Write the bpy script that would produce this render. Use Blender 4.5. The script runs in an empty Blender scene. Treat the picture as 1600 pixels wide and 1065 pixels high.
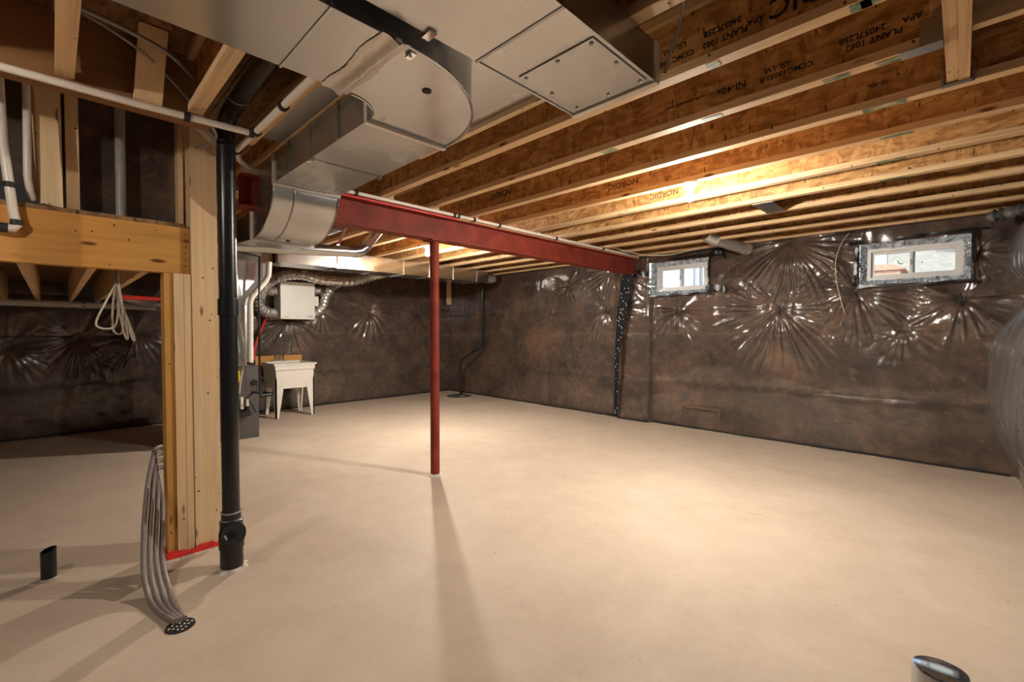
import bpy, math, random
import numpy as np
from mathutils import Vector, Matrix
random.seed(7); rng = np.random.RandomState(11)
PI = math.pi
S = bpy.context.scene
COL = S.collection

# ------------------------------------------------------------------ camera
cam_d = bpy.data.cameras.new('camera'); cam_d.lens = 16.0; cam_d.sensor_width = 36.0
cam_d.clip_start = 0.02; cam_d.clip_end = 200
cam = bpy.data.objects.new('camera', cam_d); COL.objects.link(cam)
cam.location = (0, 0, 1.40)
cam.rotation_euler = (math.radians(90 - 1.33), 0, math.radians(44.7))
S.camera = cam

# ------------------------------------------------------------------ world, sun, exposure
w = bpy.data.worlds.new('sky'); S.world = w; w.use_nodes = True
wn = w.node_tree.nodes; wl = w.node_tree.links
sky = wn.new('ShaderNodeTexSky'); sky.sky_type = 'NISHITA'; sky.sun_disc = False
sky.sun_elevation = math.radians(48); sky.sun_rotation = math.radians(200)
bg = wn['Background']; bg.inputs[1].default_value = 0.17
wl.new(sky.outputs[0], bg.inputs[0])
sun_d = bpy.data.lights.new('sun', 'SUN'); sun_d.energy = 1.4; sun_d.angle = 0.009; sun_d.color = (1, .95, .88)
sun = bpy.data.objects.new('sun', sun_d); COL.objects.link(sun)
sun.rotation_euler = (math.radians(42), 0, math.radians(-25))
sun.location = (0, -6, 12)
vs = S.view_settings
vs.view_transform = 'Standard'; vs.look = 'None'; vs.gamma = 1.0; vs.use_curve_mapping = False
vs.exposure = 1.5
BULB = 3550.0          # emission of the bare bulbs
BULB_COL = (1.0, .925, .81)

# ------------------------------------------------------------------ material helpers
MATS = {}
class NT:
    def __init__(s, name):
        s.m = bpy.data.materials.new(name); s.m.use_nodes = True
        s.t = s.m.node_tree; s.n = s.t.nodes; s.l = s.t.links
        s.b = s.n['Principled BSDF']
        s.tc = s.n.new('ShaderNodeTexCoord')
        MATS[name] = s.m
    def node(s, ty, **kw):
        n = s.n.new(ty)
        for k, v in kw.items():
            if k.startswith('i_'):
                key = k[2:]; key = int(key) if key.isdigit() else key.replace('_', ' ')
                n.inputs[key].default_value = v
            else: setattr(n, k, v)
        return n
    def link(s, a, b): s.l.new(a, b)
    def coords(s, scale=(1, 1, 1), rot=(0, 0, 0), rnd=True):
        mp = s.node('ShaderNodeMapping'); mp.inputs['Scale'].default_value = scale; mp.inputs['Rotation'].default_value = rot
        if rnd:
            oi = s.node('ShaderNodeObjectInfo')
            mu = s.node('ShaderNodeVectorMath', operation='SCALE'); mu.inputs[0].default_value = (37.1, 11.7, 23.3)
            s.link(oi.outputs['Random'], mu.inputs['Scale'])
            ad = s.node('ShaderNodeVectorMath', operation='ADD')
            s.link(s.tc.outputs['Object'], ad.inputs[0]); s.link(mu.outputs[0], ad.inputs[1])
            s.link(ad.outputs[0], mp.inputs[0])
        else: s.link(s.tc.outputs['Object'], mp.inputs[0])
        return mp.outputs[0]
    def noise(s, vec, scale=5, detail=3, rough=.5, dist=0):
        n = s.node('ShaderNodeTexNoise'); n.inputs['Scale'].default_value = scale; n.inputs['Detail'].default_value = detail
        n.inputs['Roughness'].default_value = rough; n.inputs['Distortion'].default_value = dist
        s.link(vec, n.inputs['Vector']); return n.outputs[0]
    def vor(s, vec, scale=5, feat='F1', out=0):
        n = s.node('ShaderNodeTexVoronoi', feature=feat); n.inputs['Scale'].default_value = scale
        s.link(vec, n.inputs['Vector']); return n.outputs[out]
    def ramp(s, fac, stops):
        r = s.node('ShaderNodeValToRGB'); e = r.color_ramp.elements
        while len(e) < len(stops): e.new(0.5)
        for el, (p, c) in zip(e, stops):
            el.position = p; el.color = (*c, 1) if len(c) == 3 else c
        s.link(fac, r.inputs[0]); return r.outputs[0]
    def mix(s, fac, a, b, mode='MIX'):
        m = s.node('ShaderNodeMix', data_type='RGBA', blend_type=mode)
        for sock, v in ((m.inputs[0], fac), (m.inputs[6], a), (m.inputs[7], b)):
            if isinstance(v, (int, float)): sock.default_value = v
            elif isinstance(v, tuple): sock.default_value = (*v, 1)
            else: s.link(v, sock)
        return m.outputs[2]
    def math(s, op, a, b=None):
        m = s.node('ShaderNodeMath', operation=op)
        for sock, v in ((m.inputs[0], a), (m.inputs[1], b)):
            if v is None: continue
            if isinstance(v, (int, float)): sock.default_value = v
            else: s.link(v, sock)
        return m.outputs[0]
    def color(s, c):
        if isinstance(c, tuple): s.b.inputs['Base Color'].default_value = (*c, 1)
        else: s.link(c, s.b.inputs['Base Color'])
    def set(s, **kw):
        for k, v in kw.items():
            sock = s.b.inputs[k.replace('_', ' ')]
            if hasattr(v, 'is_linked') or hasattr(v, 'links'): s.link(v, sock)
            else: sock.default_value = v
    def bump(s, h, strength=.3, dist=.01, coat=False):
        b = s.node('ShaderNodeBump'); b.inputs['Strength'].default_value = strength; b.inputs['Distance'].default_value = dist
        s.link(h, b.inputs['Height']); s.link(b.outputs[0], s.b.inputs['Normal'])
        if coat: s.link(b.outputs[0], s.b.inputs['Coat Normal'])

def plain(name, c, rough=.5, metal=0., spec=.5, var=.12, scale=20):
    t = NT(name); v = t.coords(); n = t.noise(v, scale, 3)
    lo = tuple(x * (1 - var) for x in c); hi = tuple(min(1, x * (1 + var)) for x in c)
    t.color(t.ramp(n, [(.3, lo), (.7, hi)])); t.set(Roughness=rough, Metallic=metal, Specular_IOR_Level=spec)
    return t.m

def lumber(name, c, axis, dark=.62, knots=True):
    t = NT(name); sc = [22, 22, 22]; sc[axis] = 1.1
    v = t.coords(tuple(sc)); n = t.noise(v, 1.3, 5, .6, .8)
    col = t.ramp(n, [(.25, tuple(x * dark for x in c)), (.5, c), (.75, tuple(min(1, x * 1.12) for x in c))])
    big = t.noise(t.coords((1, 1, 1)), 1.7, 2)
    col = t.mix(t.ramp(big, [(.35, (0, 0, 0)), (.7, (1, 1, 1))]), col, t.mix(.35, col, (c[0], c[1] * .72, c[2] * .5)))
    if knots:
        ks = [9, 9, 9]; ks[axis] = 2.6
        d = t.vor(t.coords(tuple(ks)), 1.0)
        col = t.mix(t.ramp(d, [(.07, (1, 1, 1)), (.13, (0, 0, 0))]), col, (c[0] * .28, c[1] * .16, c[2] * .12))
        d2 = t.vor(t.coords((13, 13, 13)), 1.0)
        col = t.mix(t.ramp(d2, [(.06, (1, 1, 1)), (.085, (0, 0, 0))]), col, (.06, .035, .02))
    t.color(col); t.set(Roughness=.62, Specular_IOR_Level=.25); t.bump(n, .15, .004)
    return t.m

def osb(name, a, b, c):
    t = NT(name)
    base = t.coords((1, 1, 1)); ns = t.noise(base, 3, 2)
    dv = t.node('ShaderNodeVectorMath', operation='ADD')
    sc = t.node('ShaderNodeVectorMath', operation='SCALE'); sc.inputs['Scale'].default_value = .10
    nc = t.node('ShaderNodeTexNoise'); nc.inputs['Scale'].default_value = 6; t.link(base, nc.inputs['Vector'])
    t.link(nc.outputs[1], sc.inputs[0]); t.link(base, dv.inputs[0]); t.link(sc.outputs[0], dv.inputs[1])
    def lay(scale, rot):
        mp = t.node('ShaderNodeMapping'); mp.inputs['Scale'].default_value = scale; mp.inputs['Rotation'].default_value = rot
        t.link(dv.outputs[0], mp.inputs[0])
        o = t.vor(mp.outputs[0], 1, 'F1', 1)
        sp = t.node('ShaderNodeSeparateColor'); t.link(o, sp.inputs[0]); return sp.outputs[0]
    l1 = lay((9, 30, 34), (0, .6, 0)); l2 = lay((30, 30, 10), (0, -.4, 0)); l3 = lay((14, 44, 40), (0, -.9, 0))
    m1 = t.ramp(ns, [(.45, (0, 0, 0)), (.55, (1, 1, 1))])
    f = t.mix(m1, l1, l2); f2 = t.mix(.45, f, l3)
    col = t.ramp(f2, [(.12, a), (.5, b), (.88, c)])
    st = t.noise(t.coords((55, 55, 12)), 1, 3)
    col = t.mix(t.ramp(st, [(.30, (1, 1, 1)), (.36, (0, 0, 0))]), col, tuple(x * .42 for x in a))
    t.color(col); t.set(Roughness=.55, Specular_IOR_Level=.35); t.bump(f2, .25, .004)
    return t.m

def galv(name, c=(.50, .495, .485), rough=.24, metal=.95):
    t = NT(name); v = t.coords()
    n = t.noise(v, 2.2, 3, .5, .3)
    col = t.ramp(n, [(.28, tuple(x * .80 for x in c)), (.72, tuple(min(1, x * 1.06) for x in c))])
    t.color(col); t.set(Metallic=metal)
    t.link(t.ramp(n, [(.3, (rough * .8,) * 3), (.7, (min(1, rough * 1.3),) * 3)]), t.b.inputs['Roughness'])
    b = t.noise(t.coords((1.6, 1.6, 1.6)), 1, 2); t.bump(b, .18, .03)
    return t.m

def poly(name, a, b, c, coat=1.0, crough=.075, bs=.16):
    """insulation batt seen through a clear glossy sheet; the black dashes are its printed staple line"""
    t = NT(name); v = t.coords(rnd=False)
    n = t.noise(v, 2.1, 6, .65, .5); n2 = t.noise(v, 11, 4, .6)
    f = t.math('ADD', t.math('MULTIPLY', n, .7), t.math('MULTIPLY', n2, .3))
    col = t.ramp(f, [(.36, a), (.52, b), (.66, c)])
    vein = t.noise(v, 6, 5, .7, 2.0)
    col = t.mix(t.ramp(vein, [(.60, (0, 0, 0)), (.70, (.5, .5, .5))]), col, tuple(min(1, x * 1.7) for x in c))
    sx = t.node('ShaderNodeSeparateXYZ'); t.link(t.tc.outputs['Object'], sx.inputs[0])
    al = t.math('ADD', sx.outputs[0], sx.outputs[1])
    dash = t.math('GREATER_THAN', t.math('FRACT', t.math('MULTIPLY', al, 5.3)), .35)
    brk = t.math('GREATER_THAN', t.noise(v, 2.3, 1), .47)
    line = None
    for z0 in (.655, .675):
        q = t.math('LESS_THAN', t.math('ABSOLUTE', t.math('SUBTRACT', sx.outputs[2], z0)), .004)
        line = q if line is None else t.math('MAXIMUM', line, q)
    msk = t.math('MULTIPLY', t.math('MULTIPLY', line, dash), brk)
    col = t.mix(msk, col, (.006, .005, .005))
    t.color(col); t.set(Roughness=.55, Specular_IOR_Level=.3, Coat_Weight=coat, Coat_Roughness=crough, Coat_IOR=1.75)
    w1 = t.noise(t.coords((5, 5, 16), rnd=False), 1.5, 4, .6, 1.2)
    w2 = t.noise(t.coords((18, 18, 5), (.3, .3, .2), rnd=False), 1.2, 4, .6, 1.0)
    if bs > .05: t.bump(t.math('ADD', w1, w2), bs, .012, coat=True)
    return t.m

M = {}
M['pine_x'] = lumber('pine_lumber_x', (.66, .46, .26), 0)
M['pine_y'] = lumber('pine_lumber_y', (.60, .40, .21), 1)
M['pine_z'] = lumber('pine_lumber_z', (.78, .57, .34), 2, .86)
M['amber_y'] = lumber('amber_lumber_y', (.60, .31, .085), 1, .72)
M['amber_z'] = lumber('amber_lumber_z', (.60, .33, .09), 2, .75)
M['lvl'] = lumber('brown_lumber_y', (.26, .13, .055), 1, .7, False)
M['osb'] = osb('strand_board', (.29, .13, .04), (.47, .235, .08), (.62, .36, .14))
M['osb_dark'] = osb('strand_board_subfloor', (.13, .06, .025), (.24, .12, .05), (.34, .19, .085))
M['galv'] = galv('galvanised_steel'); M['galv_dull'] = galv('dull_galvanised_steel', (.42, .42, .42), .4)
M['foil'] = galv('aluminium_foil', (.84, .83, .81), .25, .85); M['galv_trunk'] = galv('bright_galvanised_steel', (.66, .655, .64), .19, 1.0)
M['tape_metal'] = galv('foil_tape', (.80, .74, .67), .4, .45)
M['poly'] = poly('insulation_under_poly', (.038, .026, .021), (.082, .054, .042), (.16, .092, .056))
M['poly_grey'] = poly('insulation_under_pale_poly', (.085, .083, .085), (.115, .112, .112), (.15, .145, .14), 1.0, .13, .03)
M['poly_edge'] = plain('daylit_poly_edge', (.48, .55, .64), .12, 0, .9, .6, 14)  # daylight on the clear sheet painted in as a pale blue base colour
M['red_steel'] = plain('red_oxide_primer', (.225, .034, .020), .6, 0, .25, .25, 6)
M['black'] = plain('black_abs', (.012, .012, .014), .28, 0, .5, .3)
M['black_rub'] = plain('black_rubber', (.015, .015, .016), .6)
M['white_pex'] = plain('white_plastic_pipe', (.74, .66, .58), .35, 0, .5, .05)
M['pvc'] = plain('white_pvc', (.72, .69, .63), .3, 0, .5, .05)
M['pvc_grey'] = plain('grey_pvc', (.34, .33, .32), .4)
M['white'] = plain('white_enamel', (.80, .78, .73), .35, 0, .5, .03)
M['sink'] = plain('white_moulded_plastic', (.80, .76, .69), .42, 0, .5, .03)
M['vinyl'] = plain('white_vinyl', (.80, .80, .80), .35, 0, .5, .03)
M['furnace'] = plain('grey_painted_steel', (.105, .098, .095), .42, .3, .5, .12, 5)
M['red_pipe'] = plain('red_plastic_pipe', (.55, .03, .025), .35)
M['red_film'] = plain('red_gasket_film', (.75, .03, .025), .3, 0, .6, .25)
M['yellow'] = plain('yellow_sticker', (.80, .55, .02), .5)
M['cable'] = plain('grey_violet_cable', (.26, .21, .205), .4, 0, .5, .1)
M['cord'] = plain('off_white_cable', (.60, .53, .44), .5)
M['wire_grey'] = plain('grey_armoured_cable', (.28, .26, .24), .4, .4)
M['chrome'] = plain('chrome', (.75, .75, .76), .08, 1.0, .5, .03)
M['dark'] = plain('dark_hole', (.012, .010, .009), .8)
M['mortar'] = plain('rough_mortar', (.62, .55, .47), .85, 0, .2, .25, 60)
M['block'] = plain('foundation_concrete', (.26, .25, .24), .85)
M['ground'] = plain('gravel_yard', (.32, .29, .23), .9, 0, .2, .4, 3)
M['leaf'] = plain('shrub_leaf', (.09, .17, .05), .6, 0, .3, .5, 8)
M['siding'] = plain('lavender_grey_siding', (.47, .42, .47), .6, 0, .3, .05)
M['roof'] = plain('roof_shingle', (.14, .11, .10), .85)
M['terracotta'] = plain('terracotta_siding', (.60, .33, .22), .75)
M['ink'] = plain('black_ink', (.018, .012, .008), .8)
M['ink_brown'] = plain('brown_ink', (.10, .035, .012), .8)
M['text_grey'] = plain('grey_print', (.30, .29, .28), .7)

def mk_floor():
    t = NT('poured_concrete_floor'); v = t.coords(rnd=False)
    n = t.noise(v, .9, 5, .6, .4); n2 = t.noise(v, 30, 4, .6); n3 = t.noise(v, 5, 4, .6)
    f = t.math('ADD', t.math('MULTIPLY', n, .55), t.math('ADD', t.math('MULTIPLY', n2, .18), t.math('MULTIPLY', n3, .27)))
    col = t.ramp(f, [(.34, (.46, .36, .27)), (.5, (.545, .435, .335)), (.66, (.62, .505, .40))])
    d = t.vor(t.coords((4.5, 4.5, 4.5), rnd=False), 1)
    col = t.mix(t.ramp(d, [(.02, (1, 1, 1)), (.032, (0, 0, 0))]), col, (.22, .15, .10))
    # one hairline shrinkage crack
    sx = t.node('ShaderNodeSeparateXYZ'); t.link(t.tc.outputs['Object'], sx.inputs[0])
    wob = t.math('MULTIPLY', t.math('SUBTRACT', t.noise(v, 1.6, 5, .6), .5), .35)
    dy = t.math('ABSOLUTE', t.math('SUBTRACT', t.math('ADD', sx.outputs[1], wob), 3.73))
    cr = t.math('LESS_THAN', dy, .0022)
    col = t.mix(t.math('MULTIPLY', cr, .45), col, (.24, .15, .09))
    t.color(col); t.set(Roughness=.62, Specular_IOR_Level=.32); t.bump(f, .12, .01)
    return t.m
M['floor'] = mk_floor()

def mk_brick():
    t = NT('pale_brick'); v = t.coords((1, 1, 1), (PI / 2, 0, 0), rnd=False)
    b = t.node('ShaderNodeTexBrick'); t.link(v, b.inputs['Vector'])
    b.inputs['Color1'].default_value = (.52, .44, .36, 1); b.inputs['Color2'].default_value = (.42, .36, .30, 1)
    b.inputs['Mortar'].default_value = (.50, .47, .43, 1); b.inputs['Scale'].default_value = 4.4
    b.inputs['Mortar Size'].default_value = .018
    t.color(b.outputs[0]); t.set(Roughness=.85); return t.m
M['brick'] = mk_brick()

def mk_dots():
    t = NT('black_tape_with_white_dots'); d = t.vor(t.coords((26, 26, 20), rnd=False), 1)
    col = t.ramp(d, [(.17, (.72, .72, .72)), (.22, (.012, .013, .018))])
    t.color(col); t.set(Roughness=.7, Specular_IOR_Level=.15); return t.m
M['dots'] = mk_dots()

def mk_green():
    t = NT('green_paint_mark'); n = t.noise(t.coords((8, 30, 30)), 1.5, 4, .7)
    t.color(t.ramp(n, [(.40, (.03, .10, .06)), (.54, (.22, .26, .13)), (.62, (.60, .43, .25))])); t.set(Roughness=.6); return t.m
M['green'] = mk_green()

def mk_glass():
    m = bpy.data.materials.new('window_glass'); m.use_nodes = True; nt = m.node_tree
    for n in list(nt.nodes): nt.nodes.remove(n)
    o = nt.nodes.new('ShaderNodeOutputMaterial'); tr = nt.nodes.new('ShaderNodeBsdfTransparent')
    gl = nt.nodes.new('ShaderNodeBsdfGlossy'); gl.inputs['Roughness'].default_value = .02
    fr = nt.nodes.new('ShaderNodeFresnel'); fr.inputs[0].default_value = 1.35
    mx = nt.nodes.new('ShaderNodeMixShader'); tr.inputs[0].default_value = (.90, .95, .95, 1)
    nt.links.new(fr.outputs[0], mx.inputs[0]); nt.links.new(tr.outputs[0], mx.inputs[1]); nt.links.new(gl.outputs[0], mx.inputs[2])
    nt.links.new(mx.outputs[0], o.inputs[0]); return m
M['glass'] = mk_glass()

def mk_emit(name, c, s):
    m = bpy.data.materials.new(name); m.use_nodes = True; b = m.node_tree.nodes['Principled BSDF']
    b.inputs['Base Color'].default_value = (.9, .9, .9, 1)
    b.inputs['Emission Color'].default_value = (*c, 1); b.inputs['Emission Strength'].default_value = s
    return m
M['bulb'] = mk_emit('lit_bulb_glass', BULB_COL, BULB); M['bulb_neck'] = mk_emit('dim_bulb_neck', BULB_COL, BULB*.02)

# ------------------------------------------------------------------ mesh helpers
class MB:
    def __init__(s): s.v = []; s.f = []
    def add(s, vs_, fs):
        o = len(s.v); s.v += [tuple(map(float, p)) for p in vs_]; s.f += [tuple(i + o for i in f) for f in fs]; return s
    def box(s, x0, x1, y0, y1, z0, z1):
        return s.add([(x0,y0,z0),(x1,y0,z0),(x1,y1,z0),(x0,y1,z0),(x0,y0,z1),(x1,y0,z1),(x1,y1,z1),(x0,y1,z1)],
                     [(0,3,2,1),(4,5,6,7),(0,1,5,4),(1,2,6,5),(2,3,7,6),(3,0,4,7)])
    def hexa(s, b, t):   # four bottom, four top points
        return s.add(list(b) + list(t), [(0,3,2,1),(4,5,6,7),(0,1,5,4),(1,2,6,5),(2,3,7,6),(3,0,4,7)])
    def prism(s, pts, lo, hi, axis):
        """pts: polygon in the two other axes, extruded lo..hi along axis"""
        def P(p, h):
            q = list(p); q.insert(axis, h); return q
        n = len(pts)
        vs_ = [P(p, lo) for p in pts] + [P(p, hi) for p in pts]
        fs = [tuple(range(n - 1, -1, -1)), tuple(range(n, 2 * n))] + [(i, (i + 1) % n, n + (i + 1) % n, n + i) for i in range(n)]
        return s.add(vs_, fs)
    def tube(s, pts, r, n=14, caps=True):
        P = [Vector(p) for p in pts]; m = len(P)
        R = [r] * m if isinstance(r, (int, float)) else list(r)
        T = []
        for i in range(m):
            a = P[max(0, i - 1)]; b = P[min(m - 1, i + 1)]; T.append((b - a).normalized())
        up = Vector((0, 0, 1)) if abs(T[0].z) < .9 else Vector((1, 0, 0))
        N = (up - T[0] * up.dot(T[0])).normalized(); vs_ = []
        for i in range(m):
            N = (N - T[i] * N.dot(T[i])); N.normalize(); B = T[i].cross(N)
            for j in range(n):
                a = 2 * PI * j / n; vs_.append(P[i] + (N * math.cos(a) + B * math.sin(a)) * R[i])
        fs = [(i*n + j, i*n + (j+1) % n, (i+1)*n + (j+1) % n, (i+1)*n + j) for i in range(m-1) for j in range(n)]
        if caps: fs += [tuple(range(n-1, -1, -1)), tuple(range((m-1)*n, m*n))]
        return s.add(vs_, fs)
    def lathe(s, prof, c, n=24, axis=(0, 0, 1)):
        """prof: (radius, height) pairs about an axis through c"""
        A = Vector(axis).normalized(); u = Vector((1, 0, 0)) if abs(A.x) < .8 else Vector((0, 1, 0))
        U = (u - A * u.dot(A)).normalized(); W = A.cross(U); C = Vector(c); vs_ = []
        for r, h in prof:
            for j in range(n):
                a = 2 * PI * j / n; vs_.append(C + A * h + (U * math.cos(a) + W * math.sin(a)) * r)
        m = len(prof)
        fs = [(i*n + j, i*n + (j+1) % n, (i+1)*n + (j+1) % n, (i+1)*n + j) for i in range(m-1) for j in range(n)]
        fs += [tuple(range(n-1, -1, -1)), tuple(range((m-1)*n, m*n))]
        return s.add(vs_, fs)
    def ribbon(s, pts, widths, normal, side, th=.004):
        """flat strip of real thickness along pts"""
        N = Vector(normal); Sd = Vector(side); vs_ = []
        for p, w_ in zip(pts, widths):
            p = Vector(p)
            vs_ += [p - Sd*w_/2, p + Sd*w_/2, p + Sd*w_/2 + N*th, p - Sd*w_/2 + N*th]
        m = len(pts); fs = []
        for i in range(m - 1):
            for j in range(4): fs.append((i*4+j, i*4+(j+1) % 4, (i+1)*4+(j+1) % 4, (i+1)*4+j))
        fs += [(3, 2, 1, 0), tuple((m-1)*4 + k for k in range(4))]
        return s.add(vs_, fs)
    def build(s, name, mat, parent=None, smooth=False, local=False):
        me = bpy.data.meshes.new(name)
        off = Vector((0, 0, 0))
        if parent is not None and not local: off = wloc(parent)
        me.from_pydata([(p[0]-off.x, p[1]-off.y, p[2]-off.z) for p in s.v], [], s.f); me.update()
        import bmesh
        bm = bmesh.new(); bm.from_mesh(me); bmesh.ops.recalc_face_normals(bm, faces=bm.faces); bm.to_mesh(me); bm.free()
        me.materials.append(M[mat] if isinstance(mat, str) else mat)
        if smooth:
            me.polygons.foreach_set('use_smooth', [True] * len(me.polygons))
            try: me.set_sharp_from_angle(angle=math.radians(40))
            except Exception: pass
        o = bpy.data.objects.new(name, me); COL.objects.link(o)
        if parent is not None: o.parent = parent
        return o

def wloc(o):
    v = Vector(o.location)
    while o.parent is not None: o = o.parent; v += Vector(o.location)
    return v
def tag(o, label=None, cat=None, group=None, kind=None):
    if label: o['label'] = label
    if cat: o['category'] = cat
    if group: o['group'] = group
    if kind: o['kind'] = kind
    return o
def thing(name, label, cat, loc, group=None):
    o = bpy.data.objects.new(name, None); COL.objects.link(o); o.location = loc; o.empty_display_size = .05
    return tag(o, label, cat, group)
def plabel(o, label): o['label'] = label; return o
def B(*a): return MB().box(*a)
def Tb(pts, r, n=14): return MB().tube(pts, r, n)
def spline(pts, k=8):
    P = [Vector(p) for p in pts]; out = []
    Q = [P[0]*2 - P[1]] + P + [P[-1]*2 - P[-2]]
    for i in range(1, len(Q) - 2):
        for j in range(k):
            t = j / k; a, b, c, d = Q[i-1], Q[i], Q[i+1], Q[i+2]
            out.append(.5*((2*b) + (c-a)*t + (2*a-5*b+4*c-d)*t*t + (3*b-a-3*c+d)*t**3))
    out.append(P[-1]); return out
def lettering(txt, size, centre, parent, mat='ink', flip=True, name='printed_lettering', face=(0, -1, 0), bold=0.0008):
    cu = bpy.data.curves.new(name, 'FONT'); cu.body = txt; cu.size = size; cu.align_x = 'CENTER'; cu.align_y = 'CENTER'
    cu.extrude = .0004; cu.resolution_u = 2; cu.offset = bold
    tmp = bpy.data.objects.new('tmp', cu); COL.objects.link(tmp)
    dg = bpy.context.evaluated_depsgraph_get(); me = bpy.data.meshes.new_from_object(tmp.evaluated_get(dg))
    bpy.data.objects.remove(tmp)
    if face == (0, -1, 0): R = Matrix.Rotation(PI / 2, 4, 'X')
    else: R = Matrix.Rotation(PI / 2, 4, 'Z') @ Matrix.Rotation(PI / 2, 4, 'X')   # faces +X
    if flip: R = Matrix.Rotation(PI, 4, Vector(face)) @ R
    off = Vector(centre) - wloc(parent)
    me.transform(Matrix.Translation(off) @ R)
    me.name = name; me.materials.clear(); me.materials.append(M[mat])
    o = bpy.data.objects.new(name, me); COL.objects.link(o); o.parent = parent
    return o

# ------------------------------------------------------------------ wavy poly sheets
def vnoise(u, v, scale, seed):
    r = np.random.RandomState(seed); G = r.rand(64, 64)
    x = u * scale + 100.0; y = v * scale + 100.0
    xi = np.floor(x).astype(int); yi = np.floor(y).astype(int); fx = x - xi; fy = y - yi
    fx = fx*fx*(3-2*fx); fy = fy*fy*(3-2*fy)
    g = lambda a, b: G[a % 64, b % 64]
    return (g(xi, yi)*(1-fx) + g(xi+1, yi)*fx)*(1-fy) + (g(xi, yi+1)*(1-fx) + g(xi+1, yi+1)*fx)*fy - .5
def pucker(u, v, u0, v0, R, S_, n, seed, down=.55):
    """the sheet pinched at a staple: folds fan out, each as steep as the next, mostly downwards"""
    du = u - u0; dv = v - v0; r = np.hypot(du, dv) + 1e-6; m = r < R*2.2
    th = np.arctan2(dv, du) + .22*r*vnoise(u, v, 2.3, seed)
    rr = np.random.RandomState(seed); p = rr.rand(6)*6
    tri = lambda x: 2*np.abs(2*(x/(2*PI) - np.floor(x/(2*PI) + .5))) - 1
    aw = np.clip(.62 - down*np.sin(th) + .30*np.sin(3*th + p[0]) + .22*np.sin(7*th + p[1]), .06, 1.3)
    f = 0
    for k, wt in ((1.0, .8), (1.73, .8), (2.9, .7)):
        nk = n*k; lam = 2*PI*r/nk
        f = f + wt*lam*tri(nk*(th + .10*np.sin(2*th + p[2]*k) + .04*np.sin(5*th + p[4])) + p[3]*k)*np.clip((lam - .020)/.02, 0, 1)
    d = S_*.8*f*np.exp(-(r/(R*.85))**2.5)*aw + .035*S_/.3*aw*np.exp(-((r - .55*R)/(.36*R))**2) - .03*np.exp(-(r/.05)**2)
    return np.where(m, d, 0)

def sheet(axis, us, zs, disp, holes, name, mat, parent, base, sgn):
    """one batt row: grid over u (wall run) and z; disp = distance the sheet stands into the room"""
    U, Zz = np.meshgrid(us, zs, indexing='ij'); D = base(U, Zz) + sgn*disp(U, Zz)
    if axis == 1: V = np.stack([U, D, Zz], -1)
    else: V = np.stack([D, U, Zz], -1)
    nu, nz = len(us), len(zs)
    i, j = np.meshgrid(np.arange(nu-1), np.arange(nz-1), indexing='ij')
    uc = (us[:-1] + us[1:])/2; zc = (zs[:-1] + zs[1:])/2
    keep = np.ones((nu-1, nz-1), bool)
    for (a, b, c, d) in holes:
        keep &= ~(((uc[:, None] > a) & (uc[:, None] < b)) & ((zc[None] > c) & (zc[None] < d)))
    idx = (i*nz + j)[keep]
    F = np.stack([idx, idx + nz, idx + nz + 1, idx + 1], -1)
    if (axis == 1) == (sgn > 0): F = F[:, ::-1]
    me = bpy.data.meshes.new(name); me.from_pydata(V.reshape(-1, 3).tolist(), [], F.tolist()); me.update()
    me.polygons.foreach_set('use_smooth', [True]*len(me.polygons)); me.materials.append(M[mat])
    o = bpy.data.objects.new(name, me); COL.objects.link(o); o.parent = parent
    return o
def grid_list(a, b, step, cuts=()):
    c = sorted(set([a, b] + [x for x in cuts if a < x < b])); out = []
    for p, q in zip(c[:-1], c[1:]):
        n = max(1, int(round((q - p)/step))); out += list(np.linspace(p, q, n + 1)[:-1])
    return np.array(out + [b])

# ------------------------------------------------------------------ THE SETTING
JZ = 2.53          # underside of the joists
JD = .302          # joist depth
WY = 6.45          # window wall
WX = -8.55         # sink wall
fl = tag(B(-9.2, 1.2, -2.9, 7.1, -.12, 0).build('floor', 'floor'), kind='structure')
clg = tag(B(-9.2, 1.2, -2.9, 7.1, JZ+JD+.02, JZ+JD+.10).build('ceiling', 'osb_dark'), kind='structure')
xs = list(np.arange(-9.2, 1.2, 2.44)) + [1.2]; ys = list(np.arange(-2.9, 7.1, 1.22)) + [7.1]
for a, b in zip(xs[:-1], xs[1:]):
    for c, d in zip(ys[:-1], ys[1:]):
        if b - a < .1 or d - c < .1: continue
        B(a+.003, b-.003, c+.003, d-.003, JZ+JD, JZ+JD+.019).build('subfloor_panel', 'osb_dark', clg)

W1 = (-3.33, -2.56, 1.985, 2.365); W2 = (-.785, .0, 1.957, 2.312)
wf = MB()
y0, y1 = 6.66, 6.95
zt = JZ + JD
O1 = (W1[0]-.42, W1[1]+.04, W1[2]-.06, W1[3]+.16); O2 = (W2[0]-.22, W2[1]+.04, W2[2]-.06, W2[3]+.16)
for a, b, z0, z1 in ((-9.2, O1[0], 0, zt), (O1[1], O2[0], 0, zt), (O2[1], 1.2, 0, zt), (O1[0], O1[1], 0, O1[2]), (O1[0], O1[1], O1[3], zt), (O2[0], O2[1], 0, O2[2]), (O2[0], O2[1], O2[3], zt)):
    wf.box(a, b, y0, y1, z0, z1)
wall_far = tag(wf.build('wall_far', 'block'), kind='structure')
wall_left = tag(B(-9.2, -8.75, -2.9, 6.66, 0, zt).build('wall_left', 'block'), kind='structure')
wall_right = tag(B(.75, 1.2, -2.9, 6.66, 0, zt).build('wall_right', 'block'), kind='structure')
wall_front = tag(B(-8.75, .75, -2.9, -2.6, 0, zt).build('wall_front', 'poly'), kind='structure')

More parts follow.
